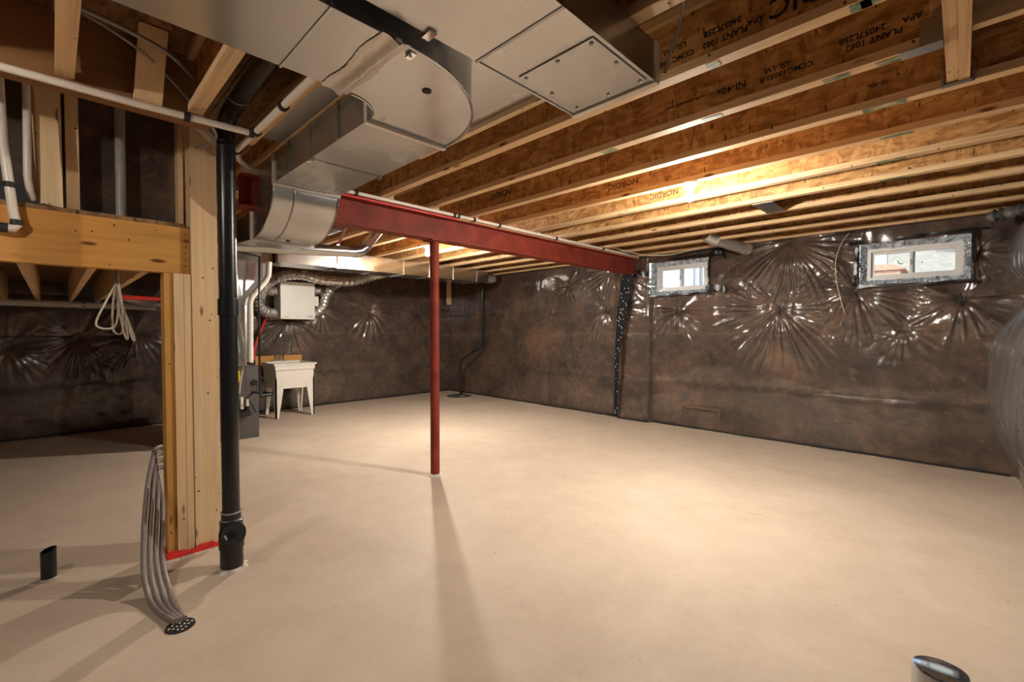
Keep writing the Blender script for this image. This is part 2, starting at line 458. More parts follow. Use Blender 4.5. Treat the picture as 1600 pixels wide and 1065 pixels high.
H1 = (W1[0]-.05, W1[1]+.05, W1[2]-.05, W1[3]+.05); H2 = (W2[0]-.055, W2[1]+.055, W2[2]-.05, W2[3]+.05)
rows = [(0, .645), (.645, 1.337), (1.337, 1.737), (1.737, JZ)]
PK = [(-5.34, 1.74, .34, .20, 20, 1), (-4.16, 1.73, .46, .34, 26, 2), (-2.96, 1.69, .42, .32, 24, 3), (-1.63, 1.68, .62, .42, 34, 4),
      (-.88, 1.86, .46, .36, 28, 5), (-.02, 1.72, .36, .26, 20, 6), (-1.53, 2.50, .62, .46, 38, 7), (-3.98, 2.40, .50, .36, 26, 8),
      (-6.7, 1.75, .30, .16, 18, 9), (-2.45, 2.02, .26, .24, 20, 10), (-.45, 1.42, .30, .18, 16, 11), (.08, 2.2, .26, .24, 18, 12), (-5.0, 2.2, .3, .2, 18, 13)]
def base_far(u, z):
    b = np.full_like(u, WY)
    b = b + .10*np.clip((-4.2 - u)/4.0, 0, 1)                                   # wall falls back towards the corner
    chase = 1/(1 + np.exp(-(u + 3.93)*45)) * 1/(1 + np.exp((u + 3.36)*60))      # boxed-out chase under the beam end
    return b - .10*chase
def disp_far(u, z):
    d = np.zeros_like(u)
    for a, b in rows:
        m = (z >= a) & (z <= b); h = (b - a)/2; q = np.abs((z - (a + b)/2)/h)
        d = np.where(m, .008*(1 - q**8), d)
    d = d + .05*vnoise(u, z, 1.1, 3) + .022*vnoise(u, z, 3.1, 4) + .006*vnoise(u, z, 9, 5)
    for p in PK: d = d + pucker(u, z, *p)
    rid = 1 - 2*np.abs(vnoise(u*1.0, z*.35, 9, 8)*2)
    d = d + .004*rid*np.clip((z - 1.2), 0, 1)
    return d*np.clip((z + .02)/.08, 0, 1) + .004
ucut = [H1[0], H1[1], H2[0], H2[1]]; zcut = [H1[2], H1[3], H2[2], H2[3]]
us = np.concatenate([grid_list(-8.72, -6.2, .03)[:-1], grid_list(-6.2, .62, .0125, ucut)])
for a, b in rows:
    sheet(1, us, grid_list(a, b, .0125, zcut), disp_far, [H1, H2], 'insulation_batt', 'poly', wall_far, base_far, -1)
# sink wall
rowl = [(0, .65), (.65, 1.33), (1.33, 1.86), (1.86, JZ)]
PL = [(4.54, 1.78, .46, .34, 20, 21), (3.52, 1.80, .36, .3, 20, 22), (2.95, 1.60, .50, .38, 26, 23), (2.42, 1.35, .42, .34, 24, 24),
      (.25, 1.30, .50, .36, 28, 25), (.85, 1.35, .42, .32, 26, 26), (5.7, 1.76, .3, .2, 18, 27), (-.4, 1.2, .4, .3, 22, 28)]
def base_left(u, z): return np.full_like(u, WX)
def disp_left(u, z):
    d = np.zeros_like(u)
    for a, b in rowl:
        m = (z >= a) & (z <= b); h = (b - a)/2; q = np.abs((z - (a + b)/2)/h)
        d = np.where(m, .008*(1 - q**8), d)
    d = d + .045*vnoise(u, z, 1.2, 13) + .02*vnoise(u, z, 3.5, 14) + .006*vnoise(u, z, 11, 15)
    for p in PL: d = d + pucker(u, z, *p)
    return d*np.clip((z + .02)/.08, 0, 1) + .004
ul = np.concatenate([grid_list(-2.6, -.6, .05)[:-1], grid_list(-.6, 6.62, .016)])
for a, b in rowl:
    sheet(0, ul, grid_list(a, b, .016), disp_left, [], 'insulation_batt', 'poly', wall_left, base_left, 1)
# billowing near wall on the right
rowr = [(0, .66), (.66, 1.71), (1.71, JZ)]
def base_right(u, z):
    far = 1/(1 + np.exp(-(u - 4.6)*2.6))
    b = .58 - .10*far
    belly = np.exp(-((z - .92)/.66)**4)*.285 + np.exp(-((z - 2.10)/.32)**4)*.20
    return b - far*(belly + .05*np.clip((.5 - z)/.5, 0, 1)) 
def disp_right(u, z):
    d = .05*vnoise(u, z, 1.3, 33) + .03*vnoise(u, z, 2.6, 34) + .02*np.abs(vnoise(u*1.6, z*.55, 4.2, 38))
    d = d + pucker(u, z, 5.75, 1.74, .4, .14, 12, 36) + pucker(u, z, 5.0, 1.74, .4, .14, 12, 37)
    return d
ur = np.concatenate([grid_list(-2.6, 3.0, .08)[:-1], grid_list(3.0, 6.5, .011)])
for a, b in rowr:
    sheet(0, ur, grid_list(a, b, .011), disp_right, [], 'insulation_batt', 'poly_grey', wall_right, base_right, -1)
# loose end of the sheet folded over the joists in the corner
mb = MB(); pts = []
for k, (x, y, z, r) in enumerate([(.50, 6.0, 2.44, .03), (.38, 6.05, 2.47, .07), (.26, 6.1, 2.46, .06), (.16, 6.14, 2.45, .03)]): pts.append((x, y, z))
mb.tube(spline(pts, 5), [.03+.035*abs(math.sin(i*1.3)) for i in range(16)], 9)
mb.build('sheet_fold', 'poly_grey', wall_right, True)
# hems of the sheets and crumbs of concrete along the floor line
def hem(axis, u0, u1, fn, parent, n=60):
    pts = [];
    for i in range(n + 1):
        u = u0 + (u1-u0)*i/n; d = fn(u) ; pts.append((u, d, .012) if axis == 1 else (d, u, .012))
    Tb(pts, .012, 6).build('sheet_hem', 'black_rub', parent, True)
hem(1, -8.5, -3.95, lambda u: WY + .10*min(1, max(0, (-4.2-u)/4)) - .03 + .01*math.sin(u*5), wall_far)
hem(1, -3.9, -3.38, lambda u: WY - .115, wall_far, 8)
hem(1, -3.33, .35, lambda u: WY - .03 + .008*math.sin(u*7), wall_far)
hem(0, -2.5, 6.5, lambda u: WX + .03 + .01*math.sin(u*4), wall_left)
for i in range(46):
    u = random.uniform(-7.5, .3); y = WY - .055 + .06*min(1, max(0, (-4.2-u)/4)); s_ = random.uniform(.006, .02)
    if -4 < u < -3.3: y -= .1
    MB().lathe([(.001, 0), (s_, .002), (s_*.8, .008), (.002, .012)], (u, y - random.random()*.03, 0), 6).build('mortar_crumb', 'mortar', fl)

# strings that tie the insulation, hanging loose at the puckers
for (u, z) in ((-5.34, 1.74), (-1.63, 1.64), (-.88, 1.86), (-.02, 1.70), (-2.96, 1.70), (-4.16, 1.74)):
    Tb(spline([(u, WY-.035, z+.05), (u+.012, WY-.06, z+.02), (u-.006, WY-.055, z-.03), (u+.015, WY-.05, z-.06)], 4), .009, 7).build('tie_string', 'black_rub', wall_far, True)
for (y, z) in ((4.54, 1.78), (3.52, 1.84), (5.7, 1.78)):
    Tb(spline([(WX+.03, y, z+.06), (WX+.06, y+.01, z), (WX+.05, y-.01, z-.05)], 4), .008, 7).build('tie_string', 'black_rub', wall_left, True)

# black tape strip with dots running down the chase, tape round the beam pocket and windows
st = MB(); P_ = [(-3.66, 2.28), (-3.72, 2.16), (-3.75, 1.95), (-3.79, 1.66), (-3.85, 1.3), (-3.87, .95), (-3.89, .5), (-3.90, .03)]
st.ribbon([(u, WY-.175-.01*math.sin(z*9), z) for u, z in P_], [.20, .19, .17, .16, .10, .075, .065, .06], (0, -1, 0), (1, 0, 0), .006)
tag(st.build('dotted_tape_strip', 'dots', None), 'black tape strip with white dots running down from the red beam end', 'tape')

def win(idx, W, mull, lock):
    x0, x1, z0, z1 = W; ya = WY + .055
    e = bpy.data.objects.new('window_%d' % idx, None); COL.objects.link(e); e.location = ((x0+x1)/2, ya, z0); tag(e, kind='structure')
    t = .038
    for a in ((x0, x1, z0, z0+t), (x0, x1, z1-t, z1), (x0, x0+t, z0+t, z1-t), (x1-t, x1, z0+t, z1-t)):
        B(a[0], a[1], ya, ya+.09, a[2], a[3]).build('window_frame', 'vinyl', e)
    for k, (a, b, yy) in enumerate(((x0+t, mull+.03, ya+.05), (mull-.012, x1-t, ya+.018))):
        s_ = .026; zz0, zz1 = z0+t, z1-t
        sa = MB()
        for q in ((a, b, zz0, zz0+s_), (a, b, zz1-s_, zz1), (a, a+s_, zz0+s_, zz1-s_), (b-s_, b, zz0+s_, zz1-s_)): sa.box(q[0], q[1], yy, yy+.03, q[2], q[3])
        so = sa.build('window_sash', 'vinyl', e)
        B(a+s_, b-s_, yy+.012, yy+.016, zz0+s_, zz1-s_).build('window_pane', 'glass', so)
    B(mull-.008, mull+.008, ya+.004, ya+.02, (z0+z1)/2-.03, (z0+z1)/2+.03).build('window_latch', 'pvc_grey', e)
    if lock:
        for dx, tilt in ((-.085, 1), (.075, -1)):
            zc = (z0+z1)/2+.0; mb = MB()
            mb.ribbon(spline([(mull+dx-.03*tilt, ya+.012, zc+.03), (mull+dx-.01*tilt, ya+.012, zc-.005), (mull+dx+.02, ya+.012, zc-.01)], 4), [.012]*9, (0, -1, 0), (.5, 0, .8), .003)
            mb.build('green_sticker', plain('green_film', (.10, .45, .22), .4), e)
    # crumpled poly return between sheet and frame
    rv = MB(); n = 46; loop = []
    per = [(x0-.05, z0-.05), (x1+.05, z0-.05), (x1+.05, z1+.05), (x0-.05, z1+.05)]
    inn = [(x0+.004, z0+.004), (x1-.004, z0+.004), (x1-.004, z1-.004), (x0+.004, z1-.004)]
    def along(P, t):
        k = int(t*4) % 4; f = t*4 - int(t*4); a, b = P[k], P[(k+1) % 4]; return (a[0]+(b[0]-a[0])*f, a[1]+(b[1]-a[1])*f)
    vs_, fs = [], []; m = 5; N_ = 4*n
    r = np.random.RandomState(50+idx)
    for i in range(N_):
        t = i/N_; o_ = along(per, t); q = along(inn, t)
        for j in range(m):
            f = j/(m-1); jit = (r.rand(3)-.5)*(.042 if 0 < j < m-1 else .006)
            vs_.append((o_[0]+(q[0]-o_[0])*f+jit[0], (WY-.028)+(ya+.004-(WY-.028))*f+jit[1], o_[1]+(q[1]-o_[1])*f+jit[2]))
    for i in range(N_):
        for j in range(m-1): fs.append((i*m+j, ((i+1) % N_)*m+j, ((i+1) % N_)*m+j+1, i*m+j+1))
    rv.add(vs_, fs).build('sheet_return', 'poly_edge', e, True)
    # black tape patches at the sheet edge
    yt = WY - .075
    def patch(pts, wd):
        L = []
        for k, p in enumerate(pts): L.append((p[0], yt + .008*math.sin(k*2.1+idx), p[1]))
        return L
    segs = [((x0-.10, z0-.07), (x1+.10, z0-.06)), ((x1+.075, z0-.10), (x1+.07, z1+.10)), ((x0+.25, z1+.075), (x1+.16, z1+.085)), ((x0-.075, z1+.02), (x0-.085, z0-.10)), ((x0-.17, z1+.06), (x0-.03, z1+.075))]
    for a, b in segs:
        k = 14; L = []; W_ = []
        for i in range(k+1):
            f = i/k; L.append((a[0]+(b[0]-a[0])*f + r.uniform(-.006, .006), yt + r.uniform(-.012, .008), a[1]+(b[1]-a[1])*f + r.uniform(-.006, .006))); W_.append(.024 + r.uniform(-.010, .012))
        side = (0, 0, 1) if abs(b[0]-a[0]) > abs(b[1]-a[1]) else (1, 0, 0)
        MB().ribbon(L, W_, (0, -1, 0), side, .004).build('black_tape', 'black', e, True)
    return e
win(1, W1, -2.965, False); win(2, W2, -.405, True)
# tape bundle over window one and around the beam pocket
for nm, pts in (('black_tape', [(-3.62, 2.24), (-3.50, 2.28), (-3.42, 2.22), (-3.36, 2.3)]), ('black_tape', [(-2.48, 2.42), (-2.40, 2.46), (-2.31, 2.45), (-2.26, 2.40)]), ('black_tape', [(-2.52, 1.97), (-2.42, 1.99), (-2.30, 1.96), (-2.22, 1.93)])):
    mb = MB(); L = spline([(u, WY-.12+.02*math.sin(u*40), z) for u, z in pts], 5)
    mb.ribbon(L, [.07+.03*math.sin(i*1.9) for i in range(len(L))], (0, -1, 0), (0, 0, 1), .008); mb.build(nm, 'black', wall_far, True)
# rectangular taped patch low on the wall
mb = MB(); X0, X1, Z0, Z1, yy = -2.85, -2.34, .13, .315, WY-.075
mb.box(X0, X1, yy, yy+.012, Z1-.008, Z1+.008); mb.box(X1-.012, X1+.012, yy, yy+.012, Z0, Z1-.008); mb.box(X0-.005, X0+.005, yy, yy+.012, Z0+.02, Z1-.008)
mb.build('tape_outline', 'poly', wall_far)

# ------------------------------------------------------------------ JOISTS
FW, FT = .063, .038
def jy(k): return 2.03 + .485*k - FW/2      # centre line of joist k
ORD = ['first', 'second', 'third', 'fourth', 'fifth', 'sixth', 'seventh', 'eighth', 'ninth', 'tenth', 'eleventh', 'twelfth', 'thirteenth', 'fourteenth', 'fifteenth', 'sixteenth']
proto = {}
def joist(k, x0, x1, dy, label, group):
    key = (round(x0, 3), round(x1, 3)); e = thing('floor_joist', label, 'joist', (x0, jy(k)+dy, JZ), group); L = x1 - x0
    if key not in proto:
        a = B(0, L, -FW/2, FW/2, 0, FT).build('bottom_flange', 'pine_x', e, local=True)
        b = B(0, L, -FW/2, FW/2, JD-FT, JD).build('top_flange', 'pine_x', e, local=True)
        c = B(0, L, -.005, .005, FT, JD-FT).build('web', 'osb', e, local=True)
        proto[key] = (a, b, c)
    else:
        for p in proto[key]:
            q = p.copy(); COL.objects.link(q); q.parent = e
    return e
JR = {}
for k in range(-6, 10):
    x0 = -3.63; x1 = .52
    if k <= -3: x0 = -2.86
    if k <= 1: x1 = -.115
    JR[k] = joist(k, x0, x1, 0, 'engineered wood I-joist right of the red steel beam, %s from the window wall' % ORD[9-k], 'ceiling joists right of the red beam')
JL = {}
for k in range(-2, 10):
    JL[k] = joist(k, -8.5, -3.53, .075 if k < 9 else .02, 'engineered wood I-joist between red beam and sink wall, %s from the window wall' % ORD[9-k], 'ceiling joists left of the red beam')
def wf_(k): return jy(k) - .0065
lettering('NORDIC', .11, (-.345, wf_(0), 2.652), JR[0], bold=.0015)
lettering('APA', .036, (-.605, wf_(0), 2.638), JR[0])
lettering('PLANT 1082', .034, (-.725, wf_(0), 2.622), JR[0]); lettering('24057L258', .034, (-.735, wf_(0), 2.668), JR[0])
lettering('CCMC 13028', .034, (-.95, wf_(0), 2.620), JR[0]); lettering('LSL-LVL', .034, (-.945, wf_(0), 2.668), JR[0])
lettering('NI-40x', .050, (-.865, wf_(1), 2.645), JR[1]); lettering('nordic engineered wood', .022, (-1.11, wf_(1), 2.655), JR[1], 'ink_brown')
lettering('CCMC 13032-R', .034, (-.62, wf_(1), 2.630), JR[1]); lettering('LSL-LVL', .034, (-.66, wf_(1), 2.668), JR[1])
lettering('PLANT 1082', .036, (-.29, wf_(1), 2.638), JR[1]); lettering('24057L258', .036, (-.33, wf_(1), 2.676), JR[1]); lettering('APA', .034, (-.165, wf_(1), 2.672), JR[1])
lettering('NI-40x', .030, (-.325, wf_(2), 2.648), JR[2], 'ink_brown')
lettering('NORDIC', .075, (-2.08, wf_(3), 2.650), JR[3], 'ink_brown'); lettering('NORDIC', .075, (-3.09, wf_(2), 2.672), JR[2])
lettering('NORDIC', .07, (-1.95, wf_(4), 2.64), JR[4], 'ink_brown')
for k, x, L in ((0, -.773, .05), (0, -.19, .16), (0, -.27, .06), (1, -.964, .10), (1, -1.60, .10), (1, -.20, .16), (1, -.42, .10), (2, -.30, .17), (3, -.29, .15), (4, -.356, .15), (5, -.389, .15)):
    o = B(x-L/2, x+L/2, jy(k)-.024+.012*(k % 2), jy(k)+.026, JZ-.0015, JZ-.0003).build('paint_mark', 'green', JR[k])
# blocking pieces on the beam between lapped joists
for k in range(-1, 9):
    t = tag(B(-3.655, -3.615, jy(k)+.125, jy(k)+.165, JZ, JZ+.30).build('squash_block', 'pine_z'), 'short upright wood block on the red beam beside its %s joist from the window wall' % ORD[9-k], 'wood block', 'blocks on the red beam')
# trimmer at the opening by the right wall
th = thing('trimmer_board', 'short pine trimmer board crossing the joists near the right wall', 'board', (-.03, 1.6, JZ))
B(-.07, -.032, 1.0, jy(2)-.034, JZ+.005, JZ+.24).build('ply', 'pine_y', th); B(-.031, .006, 1.0, jy(2)-.034, JZ, JZ+.24).build('ply', 'pine_y', th)
hg = MB(); hg.box(-.085, .02, jy(2)-.062, jy(2)-.0325, JZ-.006, JZ-.002); hg.box(-.09, -.082, jy(2)-.06, jy(2)-.033, JZ-.006, JZ+.06); hg.box(.015, .022, jy(2)-.06, jy(2)-.033, JZ-.006, JZ+.06)
hg.build('joist_hanger', 'galv_dull', th)
hg = MB(); hg.box(-.20, -.072, jy(1)-.036, jy(1)+.036, JZ-.004, JZ-.001); hg.box(-.14, -.0715, jy(1)-.038, jy(1)-.034, JZ-.004, JZ+.10); hg.box(-.14, -.0715, jy(1)+.034, jy(1)+.038, JZ-.004, JZ+.10)
hg.build('joist_hanger', 'galv_dull', JR[1])
tag(B(.008, .55, jy(1)-.0, jy(1)+.045, JZ+.03, JZ+.25).build('blocking_board', 'pine_x'), 'dim pine blocking between trimmer board and right wall', 'board')
# galvanised plate bridging two joists
t = thing('joist_plate', 'small grey metal plate bridging two joists behind the right bulb', 'metal plate', (-1.28, jy(5), JZ))
B(-1.36, -1.20, jy(5)+.02, jy(6)-.02, JZ-.004, JZ-.001).build('plate', 'galv_dull', t)

# ------------------------------------------------------------------ RED BEAM AND POST
BX = -3.605; BZ0, BZ1 = 2.258, 2.487; Y0b, Y1b = .93, 6.42
bm_ = thing('steel_beam', 'long red-primed steel beam under the joists with wood nailer', 'beam', (BX, 3.6, BZ0))
B(BX-.004, BX+.004, Y0b, Y1b, BZ0+.012, BZ1-.012).build('beam_web', 'red_steel', bm_)
B(BX-.075, BX+.075, Y0b, Y1b, BZ0, BZ0+.012).build('bottom_flange', 'red_steel', bm_); B(BX-.075, BX+.075, Y0b, Y1b, BZ1-.012, BZ1).build('top_flange', 'red_steel', bm_)
for a, b in ((Y0b, 2.35), (2.36, 4.7), (4.71, Y1b)): plabel(B(BX-.07, BX+.07, a, b, BZ1, JZ-.001).build('nailer_plank', 'pine_y', bm_), 'pale wood nailer plank')
ps = thing('steel_post', 'slender round red steel post standing under the beam', 'post', (-3.606, 2.587, 0))
MB().lathe([(.044, 0.0), (.044, BZ0-.012)], (-3.606, 2.587, 0), 28).build('pole', 'red_steel', ps, True)
B(-3.68, -3.53, 2.51, 2.665, BZ0-.012, BZ0-.001).build('cap_plate', 'red_steel', ps)
MB().lathe([(.075, 0), (.072, .006), (.05, .014), (.045, .02)], (-3.606, 2.587, 0), 18).build('grout_ring', 'mortar', ps, True)

# ------------------------------------------------------------------ WOOD POST, HEADER, LANDING
wp = thing('built_up_post', 'tall built-up pine post with red gasket at its foot', 'post', (-3.46, .61, 0))
for i, (a, b, m_, dx) in enumerate(((.480, .524, 'amber_z', -.012), (.526, .575, 'pine_z', 0), (.577, .614, 'pine_z', 0))):
    B(-3.56, -3.42+dx, a, b, .03, 1.748).build('stud', m_, wp)
B(-3.56, -3.415, .617, .757, .03, 2.66).build('wide_stud', 'pine_z', wp)
mb = MB(); L = [(-3.405, y, .018 + .012*math.sin(y*40)) for y in np.linspace(.47, .77, 14)]
mb.box(-3.57, -3.402, .468, .770, .006, .032); mb.ribbon(L, [.05+.012*math.sin(i*2) for i in range(14)], (1, 0, 0), (0, 0, 1), .006); plabel(mb.build('base_gasket', 'red_film', wp), 'crumpled red plastic gasket')
MB().hexa([(-3.6, .45, 0), (-3.375, .45, 0), (-3.375, .79, 0), (-3.6, .79, 0)], [(-3.58, .465, .006), (-3.395, .465, .006), (-3.395, .775, .006), (-3.58, .775, .006)]).build('grout_bed', 'mortar', wp)
hd = thing('landing_header', 'knotty amber header beam spanning from left edge to pine post', 'beam', (-3.48, -.4, 1.75))
B(-3.488, -3.45, -2.5, .614, 1.752, 2.036).build('ply', 'amber_y', hd); B(-3.53, -3.492, -2.5, .614, 1.752, 2.036).build('ply', 'amber_y', hd)
nl = MB()
for i in range(6): nl.lathe([(.004, 0), (.004, .002)], (-3.45, .592 + .004*(i % 2), 1.80+i*.04), 8, (1, 0, 0))
nl.build('nail_heads', 'dark', hd)
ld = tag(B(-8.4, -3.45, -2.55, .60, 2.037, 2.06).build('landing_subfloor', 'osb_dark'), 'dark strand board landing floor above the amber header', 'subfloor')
for i, y in enumerate((-.66, -.38, -.11, .17, .41)):
    tag(B(-8.13, -3.54, y-.019, y+.019, 1.76, 2.036).build('landing_joist', 'pine_x'), '%s landing joist from the pine post, under the amber header' % ORD[4-i], 'joist', 'joists under the landing')
# framing that stands on the landing, dark wall behind it
sw = tag(B(-3.80, -3.74, -2.55, .62, 2.06, JZ+JD).build('wall_landing', 'poly'), kind='structure')
for y0_, y1_, lb in ((.07, .125, 'narrow pine stud above the amber header, beside the wide blunt stud'), (.585, .612, 'thin dim stud above the header against the tall post')):
    tag(B(-3.70, -3.60, y0_, y1_, 2.061, JZ+JD).build('wall_stud', 'pine_z'), lb, 'stud')
mb = MB(); mb.hexa([(-3.62, -.075, 2.13), (-3.50, -.03, 2.075), (-3.50, .055, 2.07), (-3.62, .055, 2.13)], [(-3.62, -.075, JZ+.2), (-3.50, -.05, JZ+.2), (-3.50, .035, JZ+.2), (-3.62, .055, JZ+.2)])
tag(mb.build('hanging_stud', 'pine_z'), 'wide blunt-ended stud hanging above the amber header', 'stud')
tag(Tb([(-3.66, .31, 2.061), (-3.66, .31, JZ+JD-.01)], .026, 16).build('drain_pipe', 'pvc_grey', None, True), 'grey upright drain pipe on dark wall above the header', 'pipe')
tag(B(-3.69, -3.62, -.32, -.03, 2.061, 2.19).build('black_sheet_roll', 'black_rub'), 'black membrane patch on the landing edge behind white pipes', 'membrane')
lv = thing('opening_trimmer', 'brown laminated trimmer board over the stair opening', 'board', (-2.92, -.9, JZ-.03))
B(-2.945, -2.90, -2.5, .62, JZ-.03, JZ+JD-.002).build('ply', 'lvl', lv); B(-2.992, -2.947, -2.5, .62, JZ-.03, JZ+JD-.002).build('ply', 'lvl', lv)
mb = MB(); mb.hexa([(-2.885, .295, JZ-.01), (-2.85, .295, JZ-.01), (-2.85, .405, JZ-.01), (-2.885, .405, JZ-.01)], [(-2.76, .305, JZ+.295), (-2.72, .305, JZ+.295), (-2.72, .415, JZ+.295), (-2.76, .415, JZ+.295)])
tag(mb.build('leaning_block', 'pine_z'), 'pale pine block leaning on brown trimmer board, left of main duct', 'board')
mb = MB(); mb.tube(spline([(-3.39, .62, 2.70), (-3.36, .66, 2.66), (-3.37, .72, 2.61), (-3.38, .75, 2.57)], 4), [.03, .035, .03, .035, .04, .035, .03, .035, .03, .03, .025, .02, .02], 7)
tag(mb.build('torn_paper_wrap', 'cord', None, True), 'crumpled tan paper wrap at the top of the pine post', 'paper')
dp = thing('hung_drain_pipe', 'long white drain pipe slung along the dark wall under landing', 'pipe', (-8.2, .2, 1.74))
Tb([(-8.2, -2.3, 1.76), (-8.2, 1.05, 1.73)], .045, 16).build('pipe_run', 'pvc', dp, True)
for y in (-.9, .3): MB().lathe([(.052, -.02), (.052, .02)], (-8.2, y, 1.745), 14, (0, 1, 0)).build('strap', 'galv_dull', dp, True)
tag(Tb(spline([(-7.4, .55, 1.85), (-7.6, .75, 1.80), (-7.9, .95, 1.78), (-8.1, 1.1, 1.82)], 5), [.07+.006*(i % 2) for i in range(16)], 12).build('flex_duct', 'foil', None, True), 'short grey flex duct under landing left of the pine post', 'duct')
tag(Tb([(-6.0, .46, 1.73), (-6.0, 1.0, 1.73)], .022, 10).build('red_pipe', 'red_pipe', None, True), 'short red pipe beneath the landing left of pine post', 'pipe')
cc = thing('cable_coil', 'coil of off-white cable hanging below the amber header', 'cable', (-3.6, .28, 1.70))
Tb([(-3.6, .28, 2.035), (-3.6, .28, 1.66)], .008, 8).build('hook', 'wire_grey', cc, True)
for i, (dy, dz, dx) in enumerate(((-.10, .27, .03), (.03, .33, -.02), (.07, .34, .02), (-.02, .30, -.04))):
    Tb(spline([(-3.6, .28, 1.69), (-3.6+dx, .28+dy*.4-.01, 1.69-dz*.4), (-3.6+dx, .28+dy, 1.69-dz*.95), (-3.6+dx*.5, .28+dy*.5+.03, 1.69-dz), (-3.6-dx, .28+dy*.15+.02, 1.69-dz*.55), (-3.6, .285, 1.685)], 7), .0055, 7).build('cable_loop', 'cord', cc, True)

# ------------------------------------------------------------------ BLACK DRAIN STACK
sx_, sy_ = -3.045, .725
dsk = thing('drain_stack', 'tall black drain stack with cleanout beside the pine post', 'pipe', (sx_, sy_, 0))
Tb([(sx_, sy_, .26), (sx_, sy_, 2.5), (sx_+.004, sy_, 2.54), (sx_+.02, sy_, 2.58), (sx_+.05, sy_, 2.61), (sx_+.10, sy_, 2.625), (sx_+.2, sy_, 2.63), (-1.0, sy_-.02, 2.665)], .046, 24).build('pipe', 'black', dsk, True)
MB().lathe([(.047, -.05), (.054, -.048), (.054, .048), (.047, .05)], (sx_, sy_, 1.535), 24).build('coupling', 'black', dsk, True)
MB().lathe([(.060, 0), (.060, .12), (.066, .122), (.066, .175), (.060, .18)], (sx_, sy_, .005), 24).build('cleanout_base', 'black', dsk, True)
MB().lathe([(.050, .19), (.060, .22), (.060, .285), (.052, .29), (.052, .335), (.047, .34)], (sx_, sy_, 0), 24).build('cleanout_body', 'black', dsk, True)
ax = Vector((.93, -.16, .30)).normalized(); pc = Vector((sx_, sy_, .205)) + ax*.035
MB().lathe([(.055, -.02), (.060, .0), (.067, .03), (.069, .05), (.063, .056)], pc, 24, ax).build('cleanout_branch', 'black', dsk, True)
pg = MB().lathe([(.059, .056), (.059, .064)], pc, 24, ax).build('cleanout_plug', 'black_rub', dsk, True)
u_ = ax.cross(Vector((0, 0, 1))).normalized(); v_ = u_.cross(ax); q = pc + ax*.064
mb = MB(); s_ = .016
c8 = [q + u_*a*s_ + v_*b*s_ for a, b in ((-1, -1), (1, -1), (1, 1), (-1, 1))]; mb.hexa(c8, [p + ax*.014 for p in c8]); mb.build('plug_nut', 'black', pg)
mb = MB(); q2 = q + u_*.034 - v_*.012; d1 = (u_*.35+v_*.9).normalized(); d2 = ax.cross(d1)
c8 = [q2 + d1*a*.014 + d2*b*.004 for a, b in ((-1, -1), (1, -1), (1, 1), (-1, 1))]; mb.hexa(c8, [p + ax*.002 for p in c8]); mb.build('raised_mark', 'white', pg)
for z in (.292, .335): MB().lathe([(.0545, -.004), (.0545, .004)], (sx_, sy_, z), 24).build('glue_ring', 'pvc_grey', dsk, True)
mb = MB(); n = 20; vs_ = [];
for j in range(n):
    a = 2*PI*j/n; r1 = .082 + .016*math.sin(j*2.3) + .008*math.cos(j*5.1); vs_.append((sx_+r1*math.cos(a), sy_+r1*math.sin(a), 0))
for j in range(n):
    a = 2*PI*j/n; vs_.append((sx_+.060*math.cos(a), sy_+.060*math.sin(a), .014))
mb.add(vs_, [(j, (j+1) % n, n+(j+1) % n, n+j) for j in range(n)] + [tuple(range(n-1, -1, -1)), tuple(range(n, 2*n))]).build('grout_ring', 'mortar', dsk)
Tb(spline([(-2.72, .66, 2.60), (-2.70, .70, 2.575), (-2.70, .76, 2.60), (-2.71, .78, 2.66)], 5), .003, 6).build('hanger_wire', 'wire_grey', dsk, True)

# ------------------------------------------------------------------ WHITE WATER PIPES
def pipe(name, label, pts, r, mat='white_pex', clamps=(), cat='pipe', k=1, cr=1.5):
    e = thing(name, label, cat, pts[0]); P = [Vector(p) for p in pts]
    Tb(spline(pts, 6) if k > 1 else pts, r, 12).build('pipe_run', mat, e, True)
    for c, d in clamps: MB().lathe([(r*1.1, -.014), (r*cr, -.012), (r*cr, .012), (r*1.1, .014)], c, 12, d).build('clamp', 'black_rub', e, True)
    return e
zp = 2.485
pipe('water_pipe', 'white pipe crossing the upper left towards the black stack', [(-2.83, -2.4, zp), (-2.83, .3, zp), (-2.80, .80, zp)], .017, clamps=[((-2.82, .50, zp), (0, 1, 0)), ((-2.80, .79, zp), (0, 1, 0))])
pipe('water_pipe', 'white pipe rising from the tee under the left joist', [(-3.14, .80, zp), (-2.8, .803, zp), (-2.06, .806, zp), (-1.82, .806, zp)], .017, clamps=[((-3.13, .80, zp), (1, 0, 0)), ((-2.35, .805, zp), (1, 0, 0)), ((-2.76, .803, zp), (1, 0, 0))])
yb = [.82, 1.0, 1.6, 2.0, 2.8, 3.1, 3.6, 4.1, 4.7, 5.2, 5.8, 6.25]
pipe('water_pipe', 'thin white pipe running along the top of the red beam', [(-3.14, .80, zp)] + [(-3.30, .86, zp), (-3.465, .96, zp+.02), (-3.485, 1.45, zp+.027)] + [(-3.508, y, JZ-.0185) for y in yb[2:]], .016, clamps=[((-3.508, 1.75, JZ-.0185), (0, 1, 0)), ((-3.508, 2.75, JZ-.0185), (0, 1, 0)), ((-3.508, 2.80, JZ-.0185), (0, 1, 0)), ((-3.508, 3.0, JZ-.0185), (0, 1, 0)), ((-3.508, 3.35, JZ-.0185), (0, 1, 0)), ((-3.508, 4.3, JZ-.0185), (0, 1, 0)), ((-3.508, 5.3, JZ-.0185), (0, 1, 0))])
pipe('hot_water_pipe', 'red pipe lying on the red beam below the thin white pipe', [(-3.512, 1.46, BZ1-.008), (-3.512, 2.0, BZ1-.008), (-3.512, 2.78, BZ1-.008)], .012, 'red_pipe')
